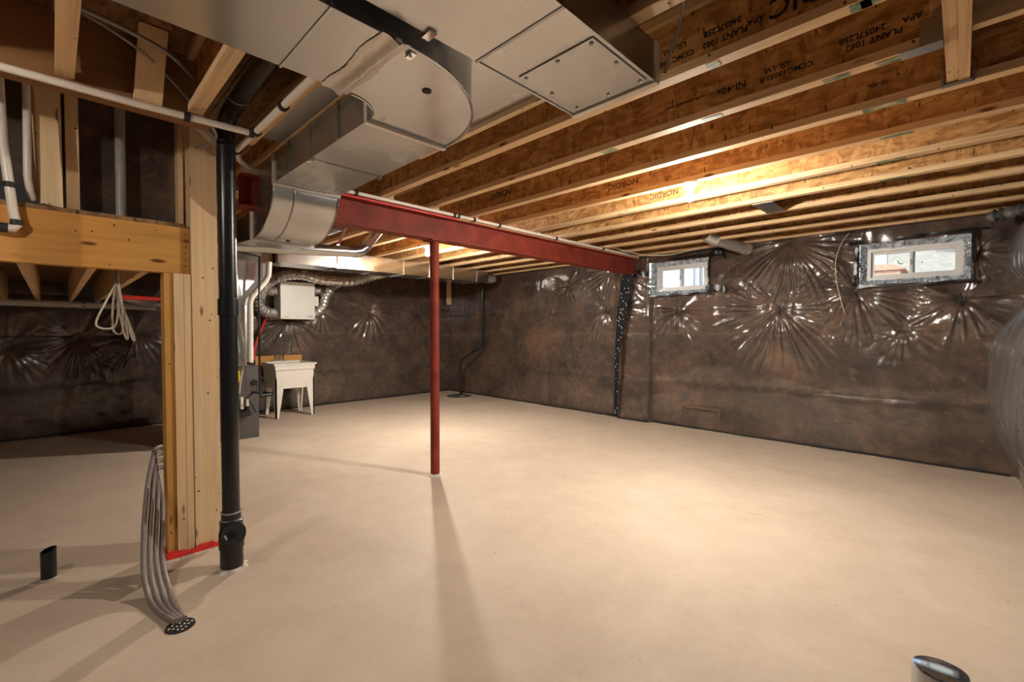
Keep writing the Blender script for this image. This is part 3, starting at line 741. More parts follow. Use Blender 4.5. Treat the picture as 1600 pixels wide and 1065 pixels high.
pipe('water_pipe', 'white pipe dropping in front of the amber header to an elbow', [(-3.41, -.17, 2.83), (-3.41, -.157, 2.34), (-3.41, -.128, 2.0), (-3.41, -.115, 1.93), (-3.41, -.125, 1.915), (-3.41, -.2, 1.913), (-3.41, -.9, 1.915)], .019, clamps=[((-3.41, -.137, 2.13), (0, .05, 1)), ((-3.41, -.117, 1.945), (0, .05, 1)), ((-3.41, -.16, 1.914), (0, 1, 0))], cr=1.25)
pipe('water_pipe', 'short white pipe upright behind the blunt hanging stud', [(-3.46, -.072, 2.75), (-3.46, -.076, 2.2), (-3.47, -.07, 2.13), (-3.5, -.06, 2.09)], .016)
pipe('armoured_cable', 'thin grey cable sagging across the upper left joists', [(-2.75, -.4, 2.80), (-2.7, 0, 2.78), (-2.72, .25, 2.72), (-2.82, .42, 2.66), (-2.855, .56, 2.54), (-2.94, .655, 2.47), (-3.2, .64, 2.48), (-3.36, .64, 2.52)], .007, 'wire_grey', cat='cable', k=6)
pipe('armoured_cable', 'straight grey cable pair crossing in front of leaning block', [(-2.60, -.6, 2.72), (-2.62, .0, 2.74), (-2.66, .36, 2.71), (-2.78, .52, 2.68)], .010, 'wire_grey', cat='cable', k=6)
pipe('lamp_cable', 'thin cable stapled along a joist near the right bulb', [(-3.0, jy(4)-.04, JZ+.07), (-2.4, jy(3)+.03, JZ+.09), (-2.0, jy(3)+.02, JZ+.10), (-1.75, jy(3)-.01, JZ+.02), (-1.66, jy(3), JZ-.008)], .005, 'cord', cat='cable', k=6)
pipe('wall_cable', 'thin pale cable looping down the wall left of the wide window', [(-.93, 6.35, 2.50), (-1.0, 6.33, 2.38), (-1.045, 6.33, 2.20), (-1.04, 6.33, 2.0), (-1.0, 6.33, 1.78), (-.955, 6.33, 1.60)], .004, 'cord', cat='cable', k=6)
pipe('beam_end_cable', 'white cable sagging from beam end towards the window', [(-3.5, 5.5, 2.56), (-3.3, 6.0, 2.49), (-3.0, 6.18, 2.475), (-2.7, 6.2, 2.50), (-2.3, 6.2, 2.54)], .007, 'cord', cat='cable', k=6)
pipe('duct_cable', 'grey cable hanging down beside the return duct', [(-.66, 1.45, 2.80), (-.72, 1.60, 2.66), (-.78, 1.70, 2.58), (-.82, 1.70, 2.48), (-.845, 1.70, 2.40)], .006, 'wire_grey', cat='cable', k=6)

# ------------------------------------------------------------------ MAIN SUPPLY DUCT
ZB = 2.34; ZT = 2.522
md = thing('supply_duct', 'big galvanised supply duct with curved elbow and drop', 'duct', (-1.9, 1.0, ZB))
XL, XR = -1.74, -1.32; EC = (-1.90, .85); RI, RO = .16, .58
def trunk(y0, y1): return B(XL, XR, y0, y1, ZB, ZT)
trunk(-1.6, .585).build('duct_section', 'galv', md); trunk(.59, .775).build('duct_section', 'galv', md)
B(XL-.004, XR+.004, .583, .592, ZB-.004, ZT+.002).build('seam_cleat', 'galv', md)
n = 18
outer = [(EC[0]+RO*math.cos(a), EC[1]+RO*math.sin(a)) for a in np.linspace(0, PI/2, n)]
inner = [(EC[0]+RI*math.cos(a), EC[1]+RI*math.sin(a)) for a in np.linspace(PI/2, 0, n)]
MB().prism([(XR, .775)] + outer + inner + [(XL, .775)], ZB, ZT, 2).build('elbow', 'galv', md, True)
MB().tube([(x, y, ZB-.002) for x, y in [(XR+.004, .79)] + [(EC[0]+(RO+.003)*math.cos(a), EC[1]+(RO+.003)*math.sin(a)) for a in np.linspace(0, PI/2, n)]], .006, 6).build('elbow_seam', 'galv', md, True)
MB().tube([(EC[0]+(RI-.002)*math.cos(a), EC[1]+(RI-.002)*math.sin(a), ZB-.001) for a in np.linspace(0, PI/2, n)], .005, 6).build('elbow_seam', 'galv', md, True)
MB().lathe([(.019, 0), (.019, .003)], (-1.511, 1.051, ZB-.003), 16).build('test_hole', 'dark', md)
r = np.random.RandomState(3); gx = np.linspace(XL-.012, XR+.012, 40); gy = np.linspace(.74, .845, 12); vs_ = []
for i, x in enumerate(gx):
    for j, y in enumerate(gy):
        hump = .016*math.exp(-((y-.803)/.016)**2)
        vs_.append((x + r.uniform(-.003, .003), y + (.006*math.sin(x*23) if j in (0, 11) else 0) + r.uniform(-.002, .002), ZB - .003 - hump - (r.uniform(0, .004) if 0 < j < 11 else 0)))
MB().add(vs_, [(i*12+j, (i+1)*12+j, (i+1)*12+j+1, i*12+j+1) for i in range(39) for j in range(11)]).build('foil_tape', 'tape_metal', md, True)
B(XL-.012, XR+.015, .792, .813, ZB-.012, ZB).build('drive_cleat', 'tape_metal', md)
# branch, heading away, then the drop under the beam
YA, YB_ = 1.01, 1.43
B(-2.55, -1.91, YA, YB_, ZB, ZT).build('duct_section', 'galv', md); B(-3.13, -2.555, YA, YB_, ZB, ZT).build('duct_section', 'galv', md)
B(-1.925, -1.90, YA-.01, YB_+.01, ZB-.014, ZT).build('drive_cleat', 'tape_metal', md); B(-2.56, -2.545, YA-.004, YB_+.004, ZB-.004, ZT).build('seam_cleat', 'galv', md)
B(-3.145, -3.12, YA-.012, YB_+.012, ZB-.014, ZT).build('drive_cleat', 'tape_metal', md)
for x in (-2.2, -2.85): B(x-.006, x+.006, YA-.01, YA, ZB, ZT).build('seam_rib', 'galv', md)
ZL = 2.05
heel = [(-3.14 - .42*(1-math.cos(a)), ZB - (ZB-ZL)*math.sin(a)) for a in np.linspace(0, PI/2, 12)]
thr = [(-3.62 + .0, 2.245), (-3.56, 2.249), (-3.50, 2.27), (-3.45, 2.33), (-3.425, 2.42), (-3.42, ZT)]
MB().prism(heel + [(-3.60, ZL), (-3.60, 2.245)] + thr + [(-3.14, ZT)], YA, YB_, 1).build('drop_elbow', 'galv', md, True)
for y in (YA-.002, YB_+.002): Tb([(x+.003, y, z) for x, z in heel], .005, 6).build('elbow_seam', 'galv', md, True)
Tb([(x+.004, YA+.13, z-.001) for x, z in heel], .003, 6).build('elbow_seam', 'galv', md, True)
MB().lathe([(.016, 0), (.016, .003)], (-3.50, 1.22, 2.053), 14, (.25, 0, -1)).build('test_hole', 'dark', md)
B(-3.61, -3.585, YA-.012, YB_+.012, ZL-.012, ZL+.19).build('drive_cleat', 'tape_metal', md)
MB().prism([(-3.61, ZL), (-4.02, ZL+.02), (-4.02, 2.24), (-3.61, 2.243)], YA+.002, YB_-.002, 1).build('duct_section', 'galv', md)
for (x, y) in ((-1.345, .87), (-2.56, YA), (-2.56, YB_)):
    mb = MB().box(x-.02, x+.02, y-.008, y+.012, ZB-.012, ZB-.002); mb.lathe([(.006, 0), (.005, .006)], (x, y, ZB-.012), 8, (0, 0, -1)); mb.build('duct_clip', 'chrome', md)
# ------------------------------------------------------------------ RETURN DUCT
rd = thing('return_duct', 'galvanised return duct ending in screwed access panel beside the joists', 'duct', (-1.07, 1.2, 2.37))
RX0, RX1, RZ = -1.265, -.868, 2.372
B(RX0, RX1, -1.6, 1.094, RZ, ZT).build('duct_section', 'galv', rd); B(RX0, RX1, 1.10, 1.69, RZ, ZT).build('duct_section', 'galv', rd)
B(RX0-.003, RX1+.003, 1.092, 1.103, RZ-.003, ZT).build('seam_cleat', 'galv_dull', rd)
B(RX0-.006, RX1+.006, 1.665, 1.695, RZ-.008, ZT+.002).build('end_cleat', 'tape_metal', rd)
B(RX1-.006, RX1+.004, 1.10, 1.69, RZ-.004, RZ+.008).build('edge_seam', 'galv', rd); B(RX0-.004, RX0+.006, 1.10, 1.69, RZ-.004, RZ+.008).build('edge_seam', 'galv', rd)
ap = MB().hexa([(-1.225, 1.275, RZ-.005), (-.885, 1.275, RZ-.005), (-.885, 1.635, RZ-.005), (-1.225, 1.635, RZ-.005)], [(-1.225, 1.275, RZ-.001), (-.885, 1.275, RZ-.001), (-.885, 1.635, RZ-.001), (-1.225, 1.635, RZ-.001)]).build('access_panel', 'galv', rd)
for (x, y) in ((-1.205, 1.295), (-1.05, 1.295), (-.905, 1.295), (-1.205, 1.45), (-.905, 1.45), (-1.205, 1.62), (-.905, 1.62), (-1.05, 1.62)):
    MB().lathe([(.008, 0), (.0075, .004), (.004, .006)], (x, y, RZ-.005), 8, (0, 0, -1)).build('screw', 'galv_dull', ap)
MB().box(RX0-.02, RX0+.03, .87, .90, RZ-.01, RZ-.002).build('duct_clip', 'chrome', rd)
pn = thing('panning_sheet', 'flat sheet metal panning under joists between elbow and return duct', 'sheet metal', (-1.9, 1.3, JZ-.004))
B(-2.42, -1.275, 1.15, 1.655, JZ-.004, JZ-.0005).build('sheet', 'galv', pn)
B(-2.5, -1.275, 1.655, 1.69, JZ-.03, JZ-.001).build('edge_batten', 'pine_x', pn)
B(-1.75, -1.28, 1.10, 1.106, JZ-.006, JZ-.003).build('sheet_seam', 'galv_dull', pn)
p2 = thing('panning_sheet', 'small sheet metal panning behind the white pipe left of the branch duct', 'sheet metal', (-2.6, .9, JZ))
B(-2.94, -1.76, .885, 1.0, JZ+.002, JZ+.006).build('sheet', 'galv_dull', p2); B(-3.1, -1.76, .84, .883, JZ-.002, JZ+.05).build('edge_batten', 'pine_x', p2)

# ------------------------------------------------------------------ FURNACE AREA DUCTS
tk = thing('trunk_duct', 'long galvanised trunk duct along the back, ending in round cap', 'duct', (-6.6, 4, 2.29))
TX0, TX1, TZ0, TZ1 = -6.85, -6.40, 2.30, 2.525
ys_ = [2.1, 2.9, 3.5, 4.0, 4.5, 5.0, 5.55]
for a, b in zip(ys_[:-1], ys_[1:]): B(TX0, TX1, a, b-.006, TZ0, TZ1).build('duct_section', 'galv_trunk', tk)
for y in ys_[1:]: B(TX0-.01, TX1+.012, y-.012, y+.006, TZ0-.01, TZ1).build('drive_cleat', 'chrome', tk)
MB().hexa([(TX0, 5.56, TZ0), (TX1, 5.56, TZ0), (TX1-.1, 5.92, TZ0+.02), (TX0+.1, 5.92, TZ0+.02)], [(TX0, 5.56, TZ1), (TX1, 5.56, TZ1), (TX1-.1, 5.92, TZ1-.02), (TX0+.1, 5.92, TZ1-.02)]).build('taper', 'galv_trunk', tk)
MB().lathe([(.092, 0), (.092, .06), (.098, .065), (.092, .07), (.092, .2), (.085, .26), (.05, .29)], (-6.62, 5.90, 2.42), 20, (0, 1, 0)).build('round_cap', 'foil', tk, True)
rdc = thing('round_duct', 'slim round galvanised duct with elbow rising to joists behind beam', 'duct', (-4.2, 1.6, 2.12))
Tb([(-4.2, .85, 2.078), (-4.2, 2.08, 2.16)], .052, 18).build('pipe_run', 'galv', rdc, True)
Tb([(-4.2, 2.07, 2.16), (-4.2, 2.13, 2.175), (-4.2, 2.18, 2.215)], .056, 18).build('elbow', 'galv', rdc, True)
Tb([(-4.2, 2.175, 2.21), (-4.2, 2.37, 2.46), (-4.2, 2.43, 2.54)], .052, 18).build('riser', 'foil', rdc, True)
MB().hexa([(-4.206,1.89,2.19),(-4.194,1.89,2.19),(-4.194,1.915,2.19),(-4.206,1.915,2.19)],[(-4.206,2.05,JZ),(-4.194,2.05,JZ),(-4.194,2.075,JZ),(-4.206,2.075,JZ)]).build('hanger_strap', 'foil', rdc)
tag(Tb([(-4.5, 2.075, 2.469), (-5.9, 2.075, 2.469)], .06, 14).build('round_branch', 'galv', None, True), 'bright round branch duct between joists behind the elbow riser', 'duct')
vb = thing('vent_boot', 'short round galvanised vent stub reaching the wall between windows', 'duct', (-2.1, 6.1, 2.5))
Tb([(-2.30, 5.78, 2.60), (-2.27, 5.83, 2.57), (-2.215, 5.90, 2.535)], .078, 20).build('elbow', 'foil', vb, True)
Tb([(-2.225, 5.885, 2.54), (-1.98, 6.34, 2.44)], .073, 20).build('pipe_run', 'foil', vb, True)
MB().lathe([(.078, -.012), (.082, 0), (.078, .012)], (-2.225, 5.885, 2.54), 20, (.245, .455, -.10)).build('crimp_ring', 'foil', vb, True)
tag(B(-8.46, -8.40, 6.40, 6.50, 1.99, 2.50).build('wood_block', 'pine_z'), 'pale wood block upright in the far corner under trunk duct', 'wood block')

# furnace
FXf = -6.57
fu = thing('furnace', 'dark grey furnace with galvanised coil box, behind the black stack', 'furnace', (-6.95, 1.62, 0))
B(-7.30, FXf, 1.00, 1.90, 0, .935).build('cabinet', 'furnace', fu)  # cabinet, coil box and plenum widened on the hidden side to shade the wall
B(FXf, FXf+.006, 1.03, 1.875, .04, .46).build('door_panel', 'furnace', fu); B(FXf, FXf+.006, 1.03, 1.875, .48, .91).build('door_panel', 'furnace', fu)
B(-7.28, FXf-.02, 1.01, 1.80, .94, 1.72).build('coil_box', 'galv', fu)
MB().hexa([(-7.28, 1.01, 1.725), (FXf-.02, 1.01, 1.725), (FXf-.02, 1.80, 1.725), (-7.28, 1.80, 1.725)], [(-7.28, .95, 2.30), (FXf+.0, .95, 2.30), (FXf+.0, 2.09, 2.30), (-7.28, 2.09, 2.30)]).build('plenum', 'galv', fu)
B(-7.28, FXf+.02, .95, 2.085, 2.30, 2.525).build('plenum_head', 'galv', fu)
B(FXf+.006, FXf+.009, 1.58, 1.685, .74, .885).build('warning_sticker', 'yellow', fu)
gv = MB().lathe([(.035, 0), (.04, .03), (.03, .06)], (FXf+.03, 1.70, .34), 12, (1, 0, 0)); gv.box(FXf+.01, FXf+.08, 1.62, 1.78, .30, .37); gv.lathe([(.02, 0), (.028, .04), (.02, .09)], (FXf+.05, 1.75, .34), 10); gv.build('gas_valve', 'black', fu, True)
MB().lathe([(.022, 0), (.022, .15)], (FXf+.05, 1.685, .40), 12).build('condensate_trap', 'pvc', fu, True); MB().lathe([(.018, 0), (.018, .1)], (FXf+.05, 1.75, .42), 12).build('condensate_trap', 'pvc', fu, True)
Tb(spline([(FXf+.04, 1.77, .55), (FXf+.06, 1.86, .62), (FXf+.05, 1.87, .70)], 5), .006, 6).build('hose', 'black', fu, True)
Tb(spline([(FXf+.04, 1.75, .52), (FXf+.06, 1.80, .44), (FXf+.03, 1.86, .33)], 5), .007, 6).build('hose', 'black_rub', fu, True)
MB().lathe([(.04, 0), (.04, .02)], (FXf+.006, 1.845, .72), 14, (1, 0, 0)).build('knob', 'black', fu, True)
pipe('flue_pipe', 'fat white plastic flue pipe bending above the furnace', [(-6.42, 1.765, .97), (-6.42, 1.772, 1.76), (-6.42, 1.80, 1.84), (-6.42, 1.95, 2.03), (-6.42, 1.99, 2.11), (-6.42, 2.0, 2.29)], .036, 'pvc', [((-6.42, 1.765, .98), (0, 0, 1))], cr=1.12)
pipe('intake_pipe', 'grey white intake pipe left of the fat flue pipe', [(-6.52, 1.60, .96), (-6.52, 1.66, 1.5), (-6.52, 1.665, 1.9), (-6.52, 1.62, 2.02)], .034, 'pvc_grey')
pipe('gas_pipe', 'thin black gas pipe upright right of the flue pipe', [(-6.56, 1.835, .60), (-6.33, 1.835, .60), (-6.3, 1.835, .63), (-6.3, 1.838, 1.6), (-6.3, 1.85, 2.33), (-6.3, 1.6, 2.36), (-6.3, 1.2, 2.36)], .013, 'black')
pipe('red_hose', 'red hose slanting behind the gas pipe to the sink board', [(-8.40, 2.60, 1.72), (-8.42, 2.52, 1.50), (-8.42, 2.40, 1.18), (-8.40, 2.36, .9)], .022, 'red_pipe', k=6)
pipe('grey_flex_line', 'wrapped silver refrigerant line beside the coil box', spline([(-6.40, 1.60, 2.25), (-6.42, 1.62, 1.9), (-6.43, 1.60, 1.5), (-6.43, 1.64, 1.1)], 8), .022, 'foil')
pipe('thermostat_wire', 'thin white wire hanging down the furnace front', [(-6.44, 1.66, 1.5), (-6.44, 1.70, 1.2), (-6.50, 1.71, .98), (-6.53, 1.68, .75), (-6.53, 1.665, .6)], .008, 'cord', cat='cable', k=6)

# ventilator on the wall with its foil ducts
vu = thing('ventilator_unit', 'white square ventilator box hung on the sink wall', 'ventilator', (-8.3, 3.02, 1.59))
VX = -8.12
B(-8.45, VX, 2.70, 3.265, 1.595, 2.225).build('body', 'white', vu); B(-8.40, VX-.005, 3.268, 3.335, 1.83, 2.0).build('control_box', 'white', vu)
B(VX, VX+.003, 3.13, 3.235, 1.625, 1.632).build('printed_line', 'text_grey', vu); B(VX, VX+.003, 3.13, 3.235, 1.655, 1.662).build('printed_line', 'text_grey', vu); B(VX, VX+.003, 3.16, 3.235, 1.64, 1.647).build('printed_line', 'text_grey', vu)
B(VX, VX+.003, 2.73, 2.83, 1.63, 1.635).build('printed_line', 'text_grey', vu)
def flex(label, pts, r, k=9):
    L = spline(pts, k); R_ = [r*(1+.10*(1 if i % 2 else -1)) for i in range(len(L))]
    return tag(Tb(L, R_, 16).build('flex_duct', 'foil', None, True), label, 'duct', 'foil flex ducts of the ventilator')
flex('long foil flex duct arching over the white ventilator', [(-8.05, 2.36, 1.95), (-8.05, 2.45, 2.12), (-8.0, 2.62, 2.27), (-7.95, 2.95, 2.34), (-7.9, 3.35, 2.27), (-7.7, 3.75, 2.27), (-7.3, 3.95, 2.36), (-6.9, 4.0, 2.40)], .085)
flex('upper left foil elbow duct entering the ventilator side', [(-8.28, 2.69, 2.07), (-8.28, 2.60, 2.06), (-8.25, 2.50, 2.12), (-8.22, 2.42, 2.24)], .085, 6)
flex('lower left foil elbow duct entering the ventilator side', [(-8.28, 2.69, 1.70), (-8.28, 2.58, 1.69), (-8.26, 2.44, 1.76), (-8.25, 2.38, 1.92)], .085, 6)
flex('lower right foil duct curling up from the ventilator', [(-8.28, 3.28, 1.69), (-8.26, 3.36, 1.72), (-8.18, 3.43, 1.84), (-8.10, 3.45, 2.0), (-8.0, 3.5, 2.14)], .075, 5)
flex('upper right foil duct leaving the ventilator towards the wall', [(-8.28, 3.30, 2.10), (-8.3, 3.40, 2.12), (-8.33, 3.55, 2.10), (-8.36, 3.72, 2.22), (-8.40, 3.85, 2.3)], .07, 5)

# ------------------------------------------------------------------ LAUNDRY SINK
sk = thing('laundry_sink', 'white plastic laundry sink on four tapered legs', 'sink', (-7.95, 2.76, 0))
SX0, SX1, SY0, SY1 = -8.30, -7.64, 2.44, 3.08; zr = .87
def ring(x0, x1, y0, y1, z): return [(x0, y0, z), (x1, y0, z), (x1, y1, z), (x0, y1, z)]
rings = [ring(SX0+.05, SX1-.035, SY0+.035, SY1-.035, .47), ring(SX0+.02, SX1-.025, SY0+.025, SY1-.025, .80), ring(SX0+.015, SX1-.015, SY0+.015, SY1-.015, .845),
         ring(SX0+.09, SX1-.045, SY0+.045, SY1-.045, .845), ring(SX0+.13, SX1-.085, SY0+.09, SY1-.09, .53)]
mb = MB(); vs_ = sum(rings, []); fs = [(i*4+j, i*4+(j+1) % 4, (i+1)*4+(j+1) % 4, (i+1)*4+j) for i in range(4) for j in range(4)] + [(3, 2, 1, 0), (16, 17, 18, 19)]
mb.add(vs_, fs).build('basin', 'sink', sk)
B(SX1-.035, SX1-.005, SY0+.015, SY1-.015, .77, .845).build('apron_band', 'sink', sk); B(SX0+.03, SX1-.006, SY0+.012, SY0+.03, .77, .845).build('apron_band', 'sink', sk)
mb = MB(); mb.box(SX0, SX1+.012, SY0-.012, SY0+.05, .845, zr); mb.box(SX0, SX1+.012, SY1-.05, SY1+.012, .845, zr); mb.box(SX1-.045, SX1+.012, SY0+.05, SY1-.05, .845, zr); mb.box(SX0, SX0+.10, SY0+.05, SY1-.05, .845, zr+.012)
mb.build('rim', 'sink', sk)
for (fx, fy, s1, s2) in ((SX1-.045, SY0+.04, -1, 1), (SX1-.045, SY1-.04, -1, -1), (SX0+.09, SY0+.05, 1, 1), (SX0+.09, SY1-.05, 1, -1)):
    ox, oy = (fx - s1*.015), (fy - s2*.02); top = .515
    leg = MB()     # an L-shaped tapered leg, wide at the top
    leg.hexa([(ox, oy, 0), (ox+s1*.02, oy, 0), (ox+s1*.02, oy+s2*.045, 0), (ox, oy+s2*.045, 0)], [(ox, oy, top+.2), (ox+s1*.02, oy, top+.2), (ox+s1*.02, oy+s2*.125, top), (ox, oy+s2*.125, top)])
    leg.hexa([(ox, oy, 0), (ox+s1*.045, oy, 0), (ox+s1*.045, oy+s2*.02, 0), (ox, oy+s2*.02, 0)], [(ox, oy, top+.2), (ox+s1*.125, oy, top), (ox+s1*.125, oy+s2*.02, top), (ox, oy+s2*.02, top+.2)])
    leg.build('leg', 'sink', sk)
fc = MB().box(-8.27, -8.22, 2.62, 2.80, zr+.012, zr+.035); fo = fc.build('faucet', 'chrome', sk)
Tb(spline([(-8.25, 2.72, zr+.03), (-8.24, 2.72, zr+.09), (-8.16, 2.72, zr+.12), (-8.08, 2.72, zr+.09)], 5), .014, 10).build('spout', 'chrome', fo, True)
MB().lathe([(.02, 0), (.028, .03), (.03, .06), (.015, .07)], (-8.245, 2.65, zr+.03), 12).build('tap_handle', 'chrome', fo, True); Tb([(-8.245, 2.77, zr+.03), (-8.245, 2.775, zr+.09), (-8.22, 2.80, zr+.15)], [.018, .012, .012], 10).build('tap_handle', 'chrome', fo, True)
MB().lathe([(.03, 0), (.04, .06), (.04, .14)], (-7.98, 2.78, .36), 14).build('drain_trap', 'black', sk, True)
Tb(spline([(-7.98, 2.78, .38), (-7.99, 2.7, .33), (-8.0, 2.55, .36), (-8.0, 2.38, .40)], 5), .022, 10).build('drain_arm', 'black', sk, True)
Tb([(-7.74, 2.42, .395), (-7.74, 2.26, .385)], .026, 12).build('drain_stub', 'black', sk, True)
tag(B(-8.50, -8.455, 2.40, 3.16, .80, .965).build('backer_board', 'amber_y'), 'amber wood backer board on the wall behind the laundry sink', 'board')
pipe('supply_hose', 'thin white hose curling left of the laundry sink', [(-8.3, 2.30, .78), (-8.2, 2.33, .68), (-8.0, 2.42, .62), (-7.95, 2.48, .63)], .008, 'cord', k=6)

# ------------------------------------------------------------------ SUMP IN THE CORNER
sp = thing('sump_cover', 'flat round sump cover on the floor in the far corner', 'sump cover', (-7.58, 6.06, 0))
MB().lathe([(.27, 0), (.27, .012), (.25, .02), (.10, .024)], (-7.58, 6.06, 0), 28).build('lid', 'furnace', sp, True)
MB().lathe([(.30, 0), (.29, .006), (.275, .008)], (-7.58, 6.06, 0), 28).build('grout_ring', 'mortar', sp, True)
MB().lathe([(.06, .02), (.06, .03)], (-7.44, 6.02, 0), 14).build('boss', 'pvc_grey', sp, True)
pipe('discharge_pipe', 'black sump discharge pipe with an offset in the far corner', [(-7.60, 6.12, .02), (-7.60, 6.12, .70), (-7.57, 6.13, .78), (-7.16, 6.30, 1.05), (-7.12, 6.31, 1.12), (-7.12, 6.31, 2.52)], .026, 'black', [((-7.60, 6.12, .42), (0, 0, 1)), ((-7.60, 6.12, .52), (0, 0, 1)), ((-7.60, 6.12, .73), (0, 0, 1)), ((-7.12, 6.31, 1.5), (0, 0, 1))], cr=1.25)
pipe('pump_cable', 'thin black cable hanging on the wall beside the corner', [(-8.46, 6.15, 1.70), (-8.45, 6.16, 1.4), (-8.46, 6.15, 1.1)], .012, 'black_rub', cat='cable', k=4)

# ------------------------------------------------------------------ FLOOR ITEMS
dr = thing('floor_drain', 'small dark floor drain grate with conduits running into it', 'drain', (-2.61, .405, 0))
MB().lathe([(.06, 0), (.058, .006)], (-2.61, .405, 0), 24).build('rim', 'black_rub', dr, True)
for i in range(-3, 4):
    for j in range(-3, 4):
        if i*i + j*j > 9: continue
        MB().lathe([(.0055, 0), (.0055, .003)], (-2.61+i*.015+.004*(j % 2), .405+j*.015, .006), 6).build('grate_hole', 'mortar' if (i+j) % 2 else 'dark', dr)
wl_ = []
for i in range(4):
    z0 = .63 - .045*i; y = .0 + .022*i
    wl_.append([(-3.66, .53, z0+.02), (-3.60, .452, z0+.03), (-3.47, .418+y*.3, z0), (-3.33, .375+y, z0-.12), (-3.21, .342+y*1.15, z0-.31), (-3.11, .325+y*1.3, .13-.01*i), (-2.97, .325+y*1.35, .038-.002*i), (-2.80, .345+y, .015), (-2.63, .388+y*.55, .020)])
for L, nm in zip(wl_, ('outermost, widest loop of', 'second loop from outside of', 'third loop from outside of', 'innermost, tightest loop of')):
    tag(Tb(spline(L, 7), .0125, 10).build('grey_conduit', 'cable', None, True), nm + ' the grey conduits beside the pine post foot', 'conduit', 'grey conduits by the post')
stb = thing('pipe_stub', 'short black pipe stub with slanted top on the left floor', 'pipe', (-3.64, -.035, 0))
MB().hexa([(-3.68, -.068, 0), (-3.60, -.068, 0), (-3.60, .0, 0), (-3.68, .0, 0)], [(-3.68, -.068, .01), (-3.60, -.068, .01), (-3.60, .0, .01), (-3.68, .0, .01)]).build('grout_bed', 'mortar', stb)
n = 20; mb = MB(); vs_ = []
for j in range(n): a = 2*PI*j/n; vs_.append((-3.64+.034*math.cos(a), -.035+.034*math.sin(a), 0))
for j in range(n): a = 2*PI*j/n; vs_.append((-3.64+.034*math.cos(a), -.035+.034*math.sin(a), .165 + .010*math.sin(a) - .004*math.cos(a)))
for j in range(n): a = 2*PI*j/n; vs_.append((-3.64+.029*math.cos(a), -.035+.029*math.sin(a), .165 + .009*math.sin(a) - .004*math.cos(a)))
for j in range(n): a = 2*PI*j/n; vs_.append((-3.64+.029*math.cos(a), -.035+.029*math.sin(a), .02))
mb.add(vs_, [(i*n+j, i*n+(j+1) % n, (i+1)*n+(j+1) % n, (i+1)*n+j) for i in range(3) for j in range(n)] + [tuple(range(3*n, 4*n)), tuple(range(n-1, -1, -1))]).build('pipe_wall', 'black', stb, True)
cp = thing('capped_pipe', 'black pipe with glossy slanted cap in the near right foreground', 'pipe', (-.03, 1.81, 0))
MB().lathe([(.056, 0), (.056, .36)], (-.03, 1.81, 0), 28).build('pipe_wall', 'black', cp, True)
n = 36; mb = MB(); vs_ = []; ctr = (-.03, 1.81)
prof = [(.058, .33, 0), (.064, .335, 0), (.064, .405, 1), (.061, .412, 1), (.045, .413, 1), (.02, .4135, 1), (.004, .4135, 1)]
for r_, z, sl in prof:
    for j in range(n):
        a = 2*PI*j/n; x = r_*math.cos(a); y = r_*math.sin(a)
        vs_.append((ctr[0]+x, ctr[1]+y, z - sl*(.075*y - .03*x)))
mb.add(vs_, [(i*n+j, i*n+(j+1) % n, (i+1)*n+(j+1) % n, (i+1)*n+j) for i in range(len(prof)-1) for j in range(n)] + [tuple(range((len(prof)-1)*n, len(prof)*n)), tuple(range(n-1, -1, -1))])
cap = mb.build('slanted_cap', 'black', cp, True); cap.data.materials.clear(); cap.data.materials.append(plain('polished_cap', (.50, .53, .57), .07, .95, .5, .1))

# ------------------------------------------------------------------ BARE BULBS
def lamp(x, y, label, z=JZ, power=1.0):
    e = thing('bare_bulb_lamp', label, 'lamp', (x, y, z), 'bare bulb lamps')
    MB().lathe([(.062, 0), (.062, -.012), (.045, -.026), (.034, -.05), (.030, -.055)], (x, y, z), 24).build('lamp_holder', 'white', e, True)
    MB().lathe([(.014, -.052), (.016, -.062), (.024, -.078), (.0315, -.098), (.032, -.108), (.0305, -.118)], (x, y, z), 16).build('bulb_neck', 'bulb_neck', e, True)
    MB().lathe([(.0305, -.1185), (.026, -.130), (.018, -.138), (.009, -.1425), (.002, -.1435)], (x, y, z), 16).build('bulb', 'bulb' if power == 1 else mk_emit('small_lit_bulb_glass', BULB_COL, BULB*power), e, True)
lamp(-1.50, jy(3), 'bare glowing bulb hanging from a joist right of the beam')
lamp(-5.07, jy(3)+.075, 'bare glowing bulb beside the red post, behind the beam')

lamp(-2.2, jy(-6), 'bare bulb on a joist near the stair opening, beside the main duct', power=.17)

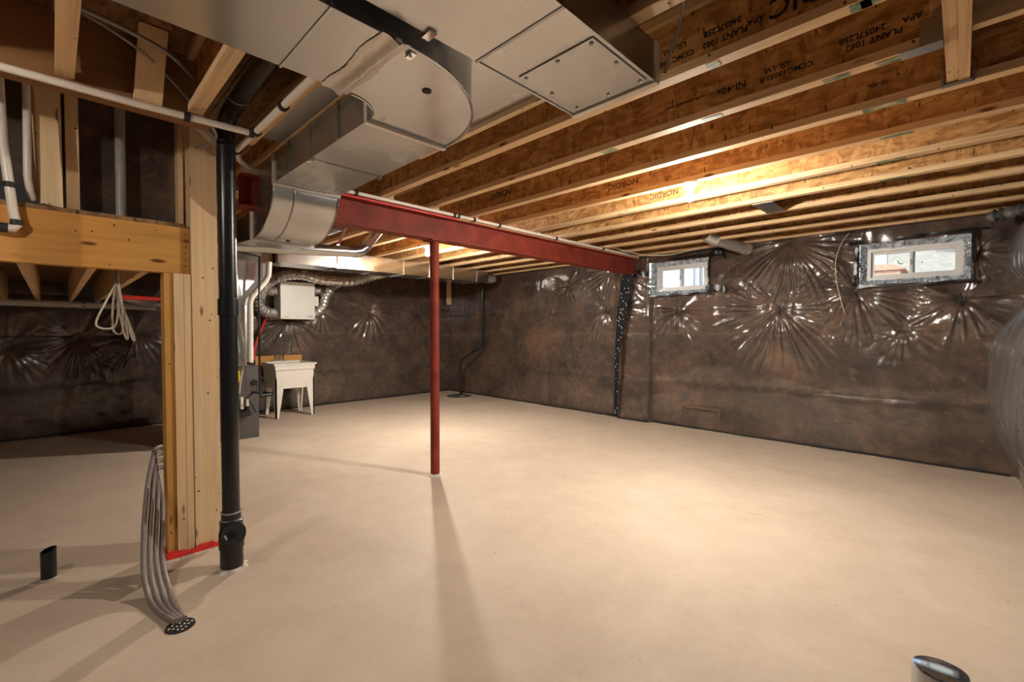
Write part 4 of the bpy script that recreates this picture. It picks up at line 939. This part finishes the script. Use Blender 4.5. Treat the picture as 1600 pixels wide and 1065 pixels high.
# ------------------------------------------------------------------ OUTDOORS
tag(B(-30, 30, 6.95, 45, 1.55, 1.70).build('ground_outside', 'ground'), kind='structure')
h1 = thing('neighbour_house', 'lavender sided neighbour house seen through the window by the beam', 'house', (-4.2, 15.5, 1.7))
B(-6.60, -2.6, 15.0, 18, 1.7, 7).build('house_wall', 'siding', h1); B(-6.62, -6.36, 14.95, 15.0, 1.7, 7).build('corner_trim', 'vinyl', h1)
hw = MB()
for a in ((-6.22, -5.72, 2.75, 2.81), (-6.22, -5.72, 3.95, 4.01), (-6.22, -6.15, 2.81, 3.95), (-6.02, -5.97, 2.81, 3.95), (-5.79, -5.72, 2.81, 3.95)): hw.box(a[0], a[1], 14.92, 14.99, a[2], a[3])
ho = hw.build('house_window', 'vinyl', h1); B(-6.15, -5.79, 14.96, 14.985, 2.81, 3.95).build('pane', 'wire_grey', ho)
h2 = thing('brick_house', 'pale brick house seen through the window by the right wall', 'house', (.6, 15.5, 1.7))
B(-1.42, 4, 15.0, 19, 1.7, 5.5).build('house_wall', 'brick', h2); B(-1.50, -1.40, 14.96, 15.0, 1.7, 5.5).build('corner_trim', 'vinyl', h2)
MB().hexa([(-.55, 14.85, 3.48), (1.5, 14.85, 3.10), (1.5, 15.0, 3.10), (-.55, 15.0, 3.48)], [(-.55, 14.85, 3.58), (1.5, 14.85, 3.20), (1.5, 15.0, 3.20), (-.55, 15.0, 3.58)]).build('eave_board', 'vinyl', h2)
sh_ = thing('garden_shed', 'small terracotta shed low in the view of the wide window', 'shed', (-1.3, 13.5, 1.7))
B(-1.62, -1.0, 13.2, 14.2, 1.7, 2.75).build('shed_wall', 'terracotta', sh_); MB().prism([(-1.68, 2.75), (-.92, 2.75), (-.92, 2.78), (-1.1, 2.86), (-1.68, 2.92)], 13.15, 14.25, 1).build('shed_roof', 'terracotta', sh_)
bs = thing('garden_bush', 'green bush low in the view of the window by the beam', 'bush', (-7.4, 14.2, 1.7))
fo_ = MB()
r = np.random.RandomState(5)
for i in range(420):
    a = r.rand()*2*PI; q = r.rand()**.5; hgt = r.rand(); c = (-7.45+.75*q*math.cos(a)*(1-hgt*.45), 14.2+.6*q*math.sin(a), 1.75+1.75*hgt*(1-.5*q)); s_ = .07+.06*r.rand()
    d = Vector(r.rand(3)-.5).normalized(); e_ = d.cross(Vector(r.rand(3)-.5)).normalized()
    c = Vector(c); fo_.add([c-d*s_, c+e_*s_*.45, c+d*s_, c-e_*s_*.45], [(0, 1, 2, 3)])
plabel(fo_.build('foliage', 'leaf', bs), 'dense small leaves')['kind'] = 'stuff'
Tb([(-7.45, 14.2, 1.7), (-7.43, 14.2, 2.6)], .04, 8).build('trunk', 'roof', bs, True)
